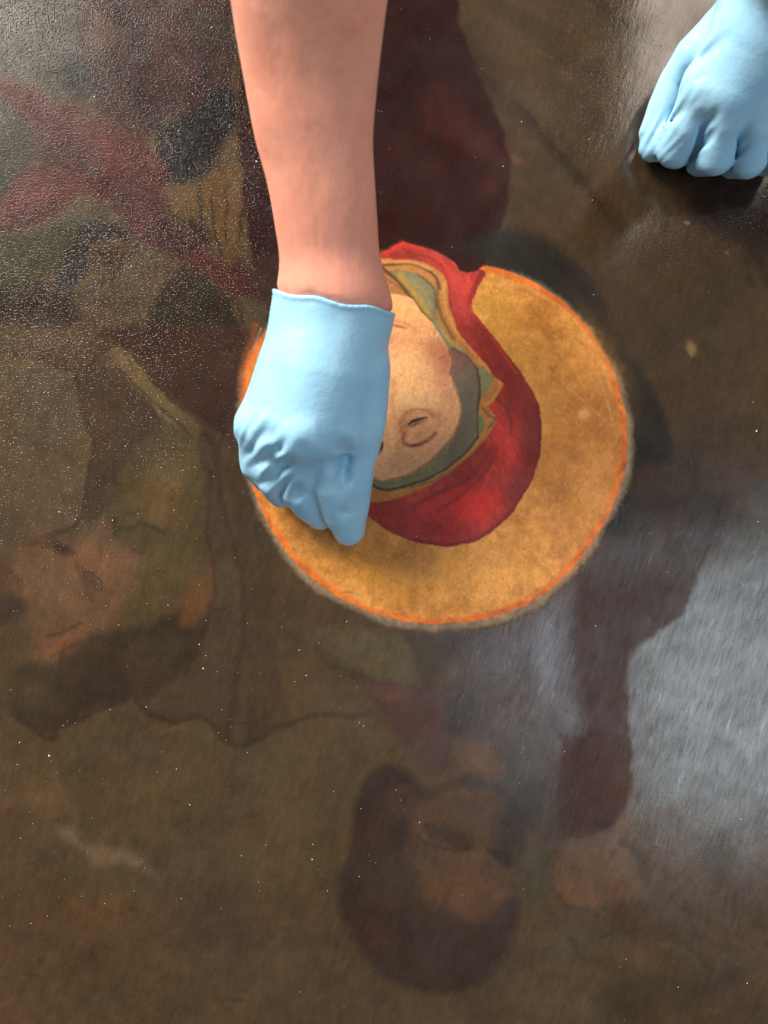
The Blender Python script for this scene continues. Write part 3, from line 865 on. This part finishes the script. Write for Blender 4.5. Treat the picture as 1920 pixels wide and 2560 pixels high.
# material
pm = Nodes('old_varnished_paint')
tc = pm.n('ShaderNodeTexCoord').outputs['Object']
ac = pm.n('ShaderNodeAttribute', attribute_name='paint')
ag = pm.n('ShaderNodeAttribute', attribute_name='finish')      # x roughness, y mirror amount, z grain
sep = pm.n('ShaderNodeSeparateXYZ')
pm.l(ag.outputs['Vector'], sep.inputs[0])
fine = pm.noise(2600, 2, .6, tc)
mul = pm.n('ShaderNodeMix', data_type='RGBA', blend_type='MULTIPLY')
mul.inputs['Factor'].default_value = 1
vv = pm.ramp(fine, .25, .75, .92, 1.08)
cmb = pm.n('ShaderNodeCombineColor')
for i in range(3):
    pm.l(vv, cmb.inputs[i])
pm.l(ac.outputs['Color'], mul.inputs[6])
pm.l(cmb.outputs[0], mul.inputs[7])
pm.l(mul.outputs[2], pm.b.inputs['Base Color'])
rg = pm.noise(900, 3, .6, tc)
pm.l(pm.math('ADD', sep.outputs[0], pm.ramp(rg, .3, .7, -.025, .03)), pm.b.inputs['Roughness'])
pm.l(sep.outputs[1], pm.b.inputs['Specular IOR Level'])
mp = pm.n('ShaderNodeMapping')
mp.inputs['Rotation'].default_value = (0, 0, math.radians(-18))
mp.inputs['Scale'].default_value = (1, .25, 1)
pm.l(tc, mp.inputs[0])
scr = pm.noise(1500, 3, .6, mp.outputs[0])
n1 = pm.noise(1100, 3, .65, tc)
n2 = pm.noise(420, 3, .6, tc)
hgt = pm.math('ADD', pm.math('MULTIPLY', n1, pm.math('MULTIPLY', sep.outputs[2], .000018)), pm.math('MULTIPLY', scr, .000007))
hgt = pm.math('ADD', hgt, pm.math('MULTIPLY', n2, .000012))
hgt = pm.math('ADD', hgt, pm.math('MULTIPLY', pm.math('POWER', pm.noise(1900, 1, .5, tc), 5), .000015))
spk = pm.math('POWER', pm.noise(1250, 1, .5, tc), 7)
hgt = pm.math('ADD', hgt, pm.math('MULTIPLY', spk, pm.math('MULTIPLY', sep.outputs[2], .0075)))
bp = pm.n('ShaderNodeBump')
bp.inputs['Strength'].default_value = 1
bp.inputs['Distance'].default_value = 1
pm.l(hgt, bp.inputs['Height'])
pm.l(bp.outputs[0], pm.b.inputs['Normal'])

verts = np.stack([(X - 960) * S, (1280 - Y) * S, relief], -1).reshape(-1, 3)
ii, jj = np.meshgrid(np.arange(NX - 1), np.arange(NY - 1))
q00 = (jj * NX + ii).ravel()
quads = np.stack([q00, q00 + NX, q00 + NX + 1, q00 + 1], -1)
freg = region[:-1, :-1].ravel()
colf = np.concatenate([lin.reshape(-1, 3), np.ones((NX * NY, 1), np.float32)], 1)
finf = np.stack([gloss.ravel(), spec.ravel(), grain.ravel()], -1).astype(np.float32)

painting = bpy.data.objects.new('painting', None)
C.objects.link(painting)
painting['label'] = 'dark varnished religious painting with a round cleaned patch showing golden halo and red veil'
painting['category'] = 'painting'


def piece(name, reg, parent, label=None):
    f = quads[freg == reg]
    used, inv = np.unique(f, return_inverse=True)
    o = new_mesh(name, verts[used], inv.reshape(-1, 4), pm.m, parent)
    a = o.data.attributes.new('paint', 'FLOAT_COLOR', 'POINT')
    a.data.foreach_set('color', colf[used].ravel())
    b = o.data.attributes.new('finish', 'FLOAT_VECTOR', 'POINT')
    b.data.foreach_set('vector', finf[used].ravel())
    if label:
        o['label'] = label
    return o


piece('varnished_surface', 0, painting, 'dark brown uncleaned paint layer with faint heads and drapery')
patch = piece('cleaned_patch', 5, painting, 'greyish beige swabbed rim round the cleaned circle')
piece('halo', 1, patch, 'golden ochre halo with an orange outline')
piece('veil', 2, patch, 'bright red painted veil')
piece('painted_face', 3, patch, 'pale upside-down painted face with lowered eye')
piece('scarf_edging', 4, patch, 'ochre and green painted edging of the veil')

# thickness of the panel behind the paint
x0, x1 = (ax[0] - 960) * S, (ax[-1] - 960) * S
y0, y1 = (1280 - ay[-1]) * S, (1280 - ay[0]) * S
wm = Nodes('panel_wood')
wm.b.inputs['Base Color'].default_value = (.16, .09, .045, 1)
wm.b.inputs['Roughness'].default_value = .8
v = [(x, y, z) for z in (-.022, -.002) for x, y in ((x0, y0), (x1, y0), (x1, y1), (x0, y1))]
new_mesh('panel', v, [(3, 2, 1, 0), (4, 5, 6, 7), (0, 1, 5, 4), (1, 2, 6, 5), (2, 3, 7, 6), (3, 0, 4, 7)], wm.m, painting, False)

# dust lying on the varnish
dm = Nodes('dust')
dm.b.inputs['Base Color'].default_value = (.78, .70, .58, 1)
dm.b.inputs['Roughness'].default_value = .4
tv, tf = [], []
tet = np.array([(0, 0, 1), (1, 0, 0), (0, 1, 0), (-1, 0, 0), (0, -1, 0)], float)
for i in range(380):
    if i < 250:
        x, y = random.random() ** 1.4 * 1000 - 20, random.random() * 2300
    else:
        x, y = random.random() * 1960 - 20, random.random() * 2600
    r = S * random.choice([.5, .6, .7, .8, .9, 1.0, 1.3]) * (1 if random.random() > .05 else 2.0)
    an = random.random() * 6.28
    sx = r * random.uniform(1, 1.7)
    c_, s_ = math.cos(an), math.sin(an)
    b_ = len(tv)
    p = P(x, y)
    for a_ in tet:
        u, v_ = a_[0] * sx, a_[1] * r * .8
        tv.append((p[0] + u * c_ - v_ * s_, p[1] + u * s_ + v_ * c_, .0002 + a_[2] * r * .7))
    tf += [(b_, b_ + 1, b_ + 2), (b_, b_ + 2, b_ + 3), (b_, b_ + 3, b_ + 4), (b_, b_ + 4, b_ + 1)]
du = new_mesh('dust_specks', tv, tf, dm.m, painting, False)
du['kind'] = 'stuff'

# ================================================================ THE RESTORER'S ARMS
def cone(p, a, b, ra, rb):
    ba = b - a
    t = np.clip(((p - a) @ ba) / (ba @ ba), 0, 1)
    return np.sqrt((((p - a) - t[..., None] * ba) ** 2).sum(-1)) - (ra + t * (rb - ra))


def smin(a, b, k):
    h = np.clip(.5 + .5 * (b - a) / k, 0, 1)
    return b * (1 - h) + a * h - k * h * (1 - h)


def chain(p, nodes, k):
    """nodes: (px, py, z, r) with px, py, r in picture units"""
    out = None
    for n0, n1 in zip(nodes[:-1], nodes[1:]):
        a, b = P(*n0[:3]), P(*n1[:3])
        d = cone(p, a, b, n0[3] * S * (1 - n0[2] / D), n1[3] * S * (1 - n1[2] / D))
        out = d if out is None else np.minimum(out, d)
    return out


def surface_nets(fn, lo, hi, h):
    lo = np.asarray(lo, float)
    n = np.ceil((np.asarray(hi) - lo) / h).astype(int) + 1
    g = np.empty(n, np.float32)
    xs = [lo[i] + h * np.arange(n[i]) for i in range(3)]
    YY, ZZ = np.meshgrid(xs[1], xs[2], indexing='ij')
    for i0 in range(0, n[0], 24):
        xc = xs[0][i0:i0 + 24]
        p = np.stack(np.broadcast_arrays(xc[:, None, None], YY[None], ZZ[None]), -1)
        g[i0:i0 + 24] = fn(p)
    s = g < 0
    nx, ny, nz = n
    cs = [s[dx:nx - 1 + dx, dy:ny - 1 + dy, dz:nz - 1 + dz] for dx in (0, 1) for dy in (0, 1) for dz in (0, 1)]
    cnt = sum(c.astype(np.int8) for c in cs)
    act = (cnt > 0) & (cnt < 8)
    idx = -np.ones(act.shape, np.int64)
    cells = np.argwhere(act)
    idx[act] = np.arange(len(cells))
    acc = np.zeros((len(cells), 3))
    num = np.zeros(len(cells))
    cor = [(dx, dy, dz) for dx in (0, 1) for dy in (0, 1) for dz in (0, 1)]
    gv = [g[cells[:, 0] + c[0], cells[:, 1] + c[1], cells[:, 2] + c[2]] for c in cor]
    for a in range(8):
        for b in range(a + 1, 8):
            df = [cor[b][i] - cor[a][i] for i in range(3)]
            if sum(abs(v) for v in df) != 1:
                continue
            m = (gv[a] < 0) != (gv[b] < 0)
            t = gv[a][m] / (gv[a][m] - gv[b][m])
            acc[m] += np.array(cor[a])[None] + t[:, None] * np.array(df)[None]
            num[m] += 1
    vv_ = lo + h * (cells + acc / num[:, None])
    faces = []
    for ax_ in range(3):
        o1, o2 = (ax_ + 1) % 3, (ax_ + 2) % 3
        sa = [slice(None)] * 3
        sb = [slice(None)] * 3
        sa[ax_] = slice(0, n[ax_] - 1)
        sb[ax_] = slice(1, n[ax_])
        e = s[tuple(sa)] != s[tuple(sb)]
        e[tuple(slice(0, 1) if i == o1 else slice(None) for i in range(3))] = False
        e[tuple(slice(0, 1) if i == o2 else slice(None) for i in range(3))] = False
        e[tuple(slice(n[i] - 1, n[i]) if i == o1 else slice(None) for i in range(3))] = False
        e[tuple(slice(n[i] - 1, n[i]) if i == o2 else slice(None) for i in range(3))] = False
        q = np.argwhere(e)
        d1 = np.zeros(3, int)
        d2 = np.zeros(3, int)
        d1[o1] = 1
        d2[o2] = 1
        f = np.stack([idx[tuple((q - d1 - d2).T)], idx[tuple((q - d2).T)], idx[tuple(q.T)], idx[tuple((q - d1).T)]], -1)
        flip = s[tuple(q.T)]
        f[~flip] = f[~flip][:, ::-1]
        faces.append(f)
    return vv_, np.concatenate(faces)


def noise3(p, size, k=0):
    return (vnoise(p[..., 0] / size + p[..., 2] / size * .7, p[..., 1] / size + p[..., 2] / size * .4, k) * 2 - 1)


def groove(d, p, nodes, depth, rad):
    """press a soft crease into the surface along a polyline of (px, py, z), fading out at its start"""
    q = [P(*n_) for n_ in nodes]
    ln = [float(np.linalg.norm(q[i + 1] - q[i])) for i in range(len(q) - 1)]
    tot, run = sum(ln), 0.0
    best = None
    for i in range(len(q) - 1):
        a, ba = q[i], q[i + 1] - q[i]
        t = np.clip(((p - a) @ ba) / (ba @ ba), 0, 1)
        s_ = (run + t * ln[i]) / tot
        r2 = ((((p - a) - t[..., None] * ba) * np.array([1, 1, .03])) ** 2).sum(-1)
        g_ = np.exp(-r2 / rad ** 2) * np.clip(s_ * 2.2 + .08, 0, 1) * np.clip((1 - s_) * 4 + .3, 0, 1)
        best = g_ if best is None else np.maximum(best, g_)
        run += ln[i]
    return d + depth * best


def ridge_folds(d, p, centre, rad, ang_deg, wavelength, depth, seed=0):
    """a fan of stretched-rubber folds round a point of the glove"""
    c = P(*centre)
    a = math.radians(ang_deg)
    u = (p[..., 0] - c[0]) * math.cos(a) + (p[..., 1] - c[1]) * math.sin(a)
    v = -(p[..., 0] - c[0]) * math.sin(a) + (p[..., 1] - c[1]) * math.cos(a)
    ph = v / wavelength * 6.283 + 1.8 * vnoise(u / (wavelength * 5) + seed, v / (wavelength * 3) + 7, seed)
    w_ = np.exp(-((u / (rad[0])) ** 2 + (v / (rad[1])) ** 2))
    s_ = np.sin(ph) * (.6 + .6 * vnoise(u / wavelength * .22 + 3, v / wavelength * .5 + seed, seed + 1))
    return d - .55 * depth * w_ * s_


# ---- the right hand, working on the patch (fingers pinched together, thumb at picture right)
RW1, RW2, RW3 = (792, 760, .058, 84), (838, 758, .062, 92), (884, 765, .060, 84)


ARM = [  # y, left edge, right edge, height: outline of the forearm
    (-700, 455, 1075, .205), (-420, 505, 1030, .172), (-200, 545, 1000, .143), (-40, 570, 975, .124), (100, 592, 956, .112), (240, 617, 941, .100),
    (350, 638, 933, .092), (460, 668, 938, .084), (570, 688, 945, .076), (680, 704, 950, .067), (780, 712, 955, .058), (850, 735, 925, .050), (930, 780, 880, .044)]


def tube_rows(rows, thick=.36):
    q = spline([(0, y, l, r_, z * 1000) for y, l, r_, z in rows], False, 6)
    out = []
    for _, y, l, r_, z in q:
        z = z / 1000
        a, b = P(l, y, z), P(r_, y, z)
        out.append((a[1], (a[0] + b[0]) / 2, (b[0] - a[0]) / 2, z, (b[0] - a[0]) * thick))
    return np.array(sorted(out))


ARM_T = tube_rows(ARM)


def tube(p, T):
    y = p[..., 1]
    cx, hw, cz, ht = (np.interp(y, T[:, 0], T[:, i]) for i in (1, 2, 3, 4))
    u, v = (p[..., 0] - cx), (p[..., 2] - cz)
    k0 = np.sqrt((u / hw) ** 2 + (v / ht) ** 2) + 1e-9
    k1 = np.sqrt((u / hw ** 2) ** 2 + (v / ht ** 2) ** 2) + 1e-9
    d = k0 * (k0 - 1) / k1
    return np.maximum(d, np.maximum(T[0, 0] - y, y - T[-1, 0]))


def forearm_r(p):
    return tube(p, ARM_T)


def hand_r(p):
    # metacarpals
    mc = [((790, 770, .058, 66), (644, 1068, .044, 30)), ((815, 770, .060, 72), (698, 1076, .053, 44)),
          ((840, 770, .061, 74), (764, 1088, .059, 50)), ((872, 775, .058, 68), (842, 1080, .052, 48))]
    d = None
    for a, b in mc:
        m_ = ((a[0] + b[0]) / 2 - 4, (a[1] + b[1]) / 2, (a[2] + b[2]) / 2 + .002, (a[3] + b[3]) / 2 + 4)
        e = chain(p, [a, m_, b], .01)
        d = e if d is None else smin(d, e, .014)
    d = smin(d, chain(p, [(752, 800, .050, 46), (704, 920, .044, 44), (648, 1050, .040, 40)], 0), .012)
    # palm heel and thumb mount
    d = smin(d, chain(p, [(850, 1040, .042, 50), (852, 1120, .0385, 46), (852, 1210, .029, 38)], 0), .010)
    d = smin(d, chain(p, [(882, 790, .052, 68), (898, 930, .046, 64), (888, 1050, .038, 54)], .01), .014)
    d = smin(d, chain(p, [(780, 900, .042, 62), (726, 1040, .034, 56)], .01), .014)
    fingers = [
        [(636, 1068, .045, 38), (640, 1160, .030, 36), (668, 1196, .016, 32), (710, 1190, .009, 28)],          # little
        [(694, 1078, .053, 44), (682, 1196, .029, 40), (706, 1230, .017, 36), (748, 1234, .010, 32)],          # ring
        [(762, 1086, .056, 46), (744, 1226, .030, 41), (768, 1262, .020, 36), (800, 1290, .010, 31)],          # middle
        [(836, 1084, .051, 45), (826, 1210, .036, 42), (846, 1284, .022, 35), (868, 1328, .010, 29)],          # index
    ]
    f = None
    for fg in fingers:
        e = chain(p, fg, .003)
        f = e if f is None else smin(f, e, .004)
    d = smin(d, f, .007)
    th = chain(p, [(912, 920, .048, 56), (918, 1050, .042, 44), (892, 1170, .030, 40), (882, 1262, .019, 38), (878, 1322, .011, 29)], .006)
    d = smin(d, th, .005)
    return d


def glove_detail_r(d, p):
    d = ridge_folds(d, p, (628, 1110, .03), (.016, .014), 56, .0056, .0006, 3)
    d = ridge_folds(d, p, (690, 1180, .03), (.015, .011), 40, .0072, .0006, 5)
    d = groove(d, p, [(868, 1085, .048), (862, 1125, .045), (854, 1170, .042), (850, 1215, .036)], .0060, .0046)
    d = groove(d, p, [(852, 1200, .04), (862, 1280, .02), (872, 1340, .01)], .0018, .0024)
    d = groove(d, p, [(650, 1080, .05), (678, 1094, .05), (706, 1104, .048)], .0022, .0046)
    d = groove(d, p, [(716, 1120, .05), (770, 1130, .048), (800, 1150, .045)], .0014, .0036)
    d = groove(d, p, [(722, 1270, .03), (750, 1230, .03), (766, 1180, .035)], .0028, .0034)
    d = groove(d, p, [(652, 1210, .03), (690, 1160, .04), (712, 1130, .045)], .0018, .0022)
    for a_, b_, c_, dp, rd in [((668, 1052), (645, 1072), (612, 1122), .0011, .0015), ((690, 1082), (664, 1100), (620, 1146), .0013, .0017), ((740, 1118), (694, 1136), (636, 1168), .0013, .0017),
                               ((770, 1150), (706, 1176), (638, 1216), .0013, .0018), ((748, 1186), (716, 1214), (684, 1254), .0012, .0018), ((800, 1160), (780, 1200), (764, 1250), .0006, .0030),
                               ((700, 1050), (672, 1066), (640, 1094), -.0008, .0017), ((716, 1104), (676, 1120), (626, 1158), -.0009, .0017), ((760, 1136), (700, 1158), (640, 1192), -.0009, .0017),
                               ((764, 1170), (716, 1196), (668, 1236), -.0009, .0018)]:
        d = groove(d, p, [(*b2, .035) for b2 in (a_, b_, c_)], dp, rd)
    d = groove(d, p, [(690, 1070, .06), (740, 1084, .062), (800, 1076, .06)], -.0011, .0055)
    d = d + .00022 * noise3(p, .012, 2)
    return d


def cuff_r(p):
    # plane across the wrist: the glove is on the hand side
    a, b = P(700, 728, .06), P(968, 776, .06)
    t = b - a
    nrm = np.array([-t[1], t[0], 0])
    nrm /= np.linalg.norm(nrm)
    nrm = nrm + np.array([0, 0, .25])
    nrm /= np.linalg.norm(nrm)
    q = (p - a) @ nrm
    return q + .0007 * np.sin(p[..., 0] * 260)


# ---- the left hand, a fist propped on the painting at the upper right
def forearm_l(p):
    d = chain(p, [(2230, -560, .200, 120), (1950, -60, .072, 92), (1935, 0, .060, 88)], .02)
    d = smin(d, chain(p, [(2330, -560, .210, 140), (2010, -60, .076, 100), (1985, 0, .060, 84)], .02), .02)
    return d


def hand_l(p):
    mc = [((1972, -40, .066, 84), (1774, 208, .047, 48)), ((1985, -30, .068, 84), (1826, 222, .051, 48)),
          ((2000, -30, .068, 84), (1888, 226, .049, 46)), ((2020, -30, .066, 80), (1948, 234, .043, 42))]
    d = None
    for a, b in mc:
        m_ = ((a[0] + b[0]) / 2 - 4, (a[1] + b[1]) / 2, (a[2] + b[2]) / 2 + .003, (a[3] + b[3]) / 2 + 6)
        e = chain(p, [a, m_, b], .01)
        d = e if d is None else smin(d, e, .022)
    d = smin(d, chain(p, [(1890, 60, .050, 66), (1830, 140, .038, 60)], .01), .012)
    d = smin(d, chain(p, [(1990, 60, .036, 80), (1900, 200, .028, 66)], .01), .014)
    fingers = [
        [(1772, 212, .046, 46), (1722, 310, .033, 47), (1692, 366, .021, 48), (1704, 372, .012, 42)],
        [(1826, 224, .050, 45), (1806, 310, .042, 46), (1790, 392, .030, 41), (1752, 396, .014, 38), (1770, 350, .009, 36)],
        [(1888, 228, .048, 44), (1882, 320, .040, 45), (1872, 400, .028, 40), (1836, 402, .013, 38), (1856, 350, .009, 36)],
        [(1948, 236, .043, 42), (1956, 320, .035, 42), (1950, 392, .025, 38), (1916, 396, .012, 37), (1930, 350, .009, 34)],
    ]
    f = None
    for i, fg in enumerate(fingers):
        e = chain(p, fg, .0028)
        f = e if f is None else smin(f, e, .0008)
    d = smin(d, f, .009)
    th = chain(p, [(1870, 40, .050, 60), (1800, 84, .042, 54), (1736, 140, .033, 46), (1692, 206, .024, 40), (1662, 270, .018, 38), (1642, 330, .013, 37), (1637, 366, .010, 34)], .003)
    d = smin(d, th, .0035)
    return d


def glove_detail_l(d, p):
    d = groove(d, p, [(1706, 146, .045), (1722, 200, .035), (1712, 250, .025)], .0030, .0028)
    d = groove(d, p, [(1734, 272, .045), (1752, 326, .038), (1746, 372, .030), (1716, 416, .018)], .0030, .0019)
    d = groove(d, p, [(1812, 308, .048), (1842, 356, .038), (1832, 396, .028), (1800, 436, .016)], .0030, .0019)
    d = groove(d, p, [(1884, 285, .046), (1914, 350, .036), (1906, 398, .026), (1886, 436, .016)], .0030, .0019)
    d = groove(d, p, [(1738, 270, .05), (1770, 320, .045), (1776, 380, .035)], .0010, .0022)
    d = groove(d, p, [(1700, 262, .025), (1680, 290, .02), (1655, 342, .016), (1641, 402, .012)], .0022, .0020)
    d = ridge_folds(d, p, (1628, 330, .02), (.008, .008), 64, .0044, .0010, 6)
    d = ridge_folds(d, p, (1660, 392, .02), (.005, .003), 35, .0040, .0007, 3)
    d = groove(d, p, [(1838, 22, .075), (1900, 40, .08), (1960, 70, .075)], .0005, .0014)
    d = groove(d, p, [(1850, 4, .075), (1920, 20, .08), (1980, 40, .075)], .0005, .0014)
    d = d + .0002 * noise3(p, .012, 3)
    return d


def cuff_l(p):
    a = P(1965, -110, .07)
    nrm = P(1965, -110, .085) - P(1880, 110, .062)
    nrm = nrm / np.linalg.norm(nrm)
    return (p - a) @ nrm


def floor_clip(d, p, z=.0006):
    return np.maximum(d, z - p[..., 2])


def body_r(p):
    return smin(forearm_r(p), hand_r(p), .016)


def body_l(p):
    return smin(forearm_l(p), hand_l(p), .016)


def glove_fn(body, detail, cuff):
    def f(p):
        b = body(p)
        d = detail(b - .0009, p)
        c = cuff(p)
        d = d - .0011 * np.exp(-((c + .003) / .0035) ** 2) * 0
        shell = np.maximum(d, c)
        roll = np.sqrt(np.maximum(b - .0007, -.003) ** 2 + (c + .0008) ** 2) - .0008
        shell = smin(shell, roll, .0010)
        return floor_clip(shell, p)
    return f


def skin_fn(body, detail, cuff):
    def f(p):
        b = body(p)
        c = cuff(p)
        d = np.maximum(b + .0005 * sstep(.004, -.004, c), detail(b, p) + .0022 - .02 * sstep(0, .004, c))
        return floor_clip(d, p, .0035)
    return f


vr, fr_ = surface_nets(skin_fn(body_r, glove_detail_r, cuff_r), (-.115, -.035, .0), (.045, .335, .235), .0022)
vl, fl_ = surface_nets(skin_fn(body_l, glove_detail_l, cuff_l), (.12, .165, .0), (.245, .36, .245), .0024)


person = bpy.data.objects.new('person', None)
C.objects.link(person)
person.location = (0, .30, 0)
person['label'] = 'person reaching over the painting, bare forearm, both hands in pale blue rubber gloves'
person['category'] = 'person'

# skin
sm = Nodes('skin')
tc = sm.n('ShaderNodeTexCoord').outputs['Object']
n1 = sm.noise(28, 3, .55, tc)
n2 = sm.noise(260, 3, .6, tc)
mp = sm.n('ShaderNodeMapping')
mp.inputs['Rotation'].default_value = (0, 0, math.radians(-8))
mp.inputs['Scale'].default_value = (1, .16, 1)
sm.l(tc, mp.inputs[0])
n3 = sm.noise(75, 3, .5, mp.outputs[0])
m1_ = sm.n('ShaderNodeMix', data_type='RGBA')
m1_.inputs[6].default_value = (.65, .325, .225, 1)
m1_.inputs[7].default_value = (.59, .25, .17, 1)
sm.l(sm.ramp(sm.math('ADD', sm.math('MULTIPLY', n1, .55), sm.math('MULTIPLY', n3, .45)), .40, .62), m1_.inputs[0])
m2_ = sm.n('ShaderNodeMix', data_type='RGBA', blend_type='MULTIPLY')
m2_.inputs[0].default_value = 1
sy = sm.n('ShaderNodeSeparateXYZ')
sm.l(tc, sy.inputs[0])
m3_ = sm.n('ShaderNodeMix', data_type='RGBA')
m3_.inputs[7].default_value = (.59, .235, .175, 1)
sm.l(sm.ramp(sm.math('ADD', sy.outputs[1], sm.math('MULTIPLY', n1, .08)), -.02, -.17, 0, .65), m3_.inputs[0])
sm.l(m1_.outputs[2], m3_.inputs[6])
sm.l(m3_.outputs[2], m2_.inputs[6])
cc_ = sm.n('ShaderNodeCombineColor')
vv = sm.ramp(n2, .3, .7, .95, 1.05)
for i in range(3):
    sm.l(vv, cc_.inputs[i])
sm.l(cc_.outputs[0], m2_.inputs[7])
sm.l(m2_.outputs[2], sm.b.inputs['Base Color'])
sm.b.inputs['Roughness'].default_value = .55
sm.b.inputs['Specular IOR Level'].default_value = .35
sm.b.inputs['Subsurface Weight'].default_value = .5
sm.b.inputs['Subsurface Radius'].default_value = (1, .35, .2)
sm.b.inputs['Subsurface Scale'].default_value = .004
bp = sm.n('ShaderNodeBump')
bp.inputs['Distance'].default_value = 1
sm.l(sm.math('ADD', sm.math('MULTIPLY', sm.noise(900, 3, .6, tc), .00006), sm.math('MULTIPLY', n3, .0010)), bp.inputs['Height'])
sm.l(bp.outputs[0], sm.b.inputs['Normal'])

gm = Nodes('blue_rubber')
tc = gm.n('ShaderNodeTexCoord').outputs['Object']
g1 = gm.noise(60, 3, .5, tc)
mx = gm.n('ShaderNodeMix', data_type='RGBA')
mx.inputs[6].default_value = (.25, .48, .665, 1)
mx.inputs[7].default_value = (.285, .53, .705, 1)
gm.l(gm.ramp(g1, .35, .65), mx.inputs[0])
gm.l(mx.outputs[2], gm.b.inputs['Base Color'])
gm.b.inputs['Roughness'].default_value = .36
gm.b.inputs['Specular IOR Level'].default_value = .45
gm.b.inputs['Subsurface Weight'].default_value = .12
gm.b.inputs['Subsurface Radius'].default_value = (.5, .8, 1)
gm.b.inputs['Subsurface Scale'].default_value = .003
bp = gm.n('ShaderNodeBump')
bp.inputs['Distance'].default_value = 1
gm.l(gm.math('ADD', gm.math('MULTIPLY', gm.noise(1600, 2, .6, tc), .00003), gm.math('MULTIPLY', gm.noise(180, 4, .6, tc), .0003)), bp.inputs['Height'])
gm.l(bp.outputs[0], gm.b.inputs['Normal'])

PO = np.array([0, .30, 0])
bv = np.concatenate([vr, vl]) - PO
bf = np.concatenate([fr_, fl_ + len(vr)])
body = new_mesh('body', bv, bf, sm.m, person)

gv_, gf_ = surface_nets(glove_fn(body_r, glove_detail_r, cuff_r), (-.095, -.030, -.001), (.012, .128, .092), .00095)
g = new_mesh('glove', gv_ - PO, gf_, gm.m, person)
g['label'] = 'pale blue glove on the right hand, fingers pinched over the halo'
gv_, gf_ = surface_nets(glove_fn(body_l, glove_detail_l, cuff_l), (.125, .160, -.001), (.235, .300, .100), .00095)
g = new_mesh('glove', gv_ - PO, gf_, gm.m, person)
g['label'] = 'pale blue glove on the left fist propped on the painting'
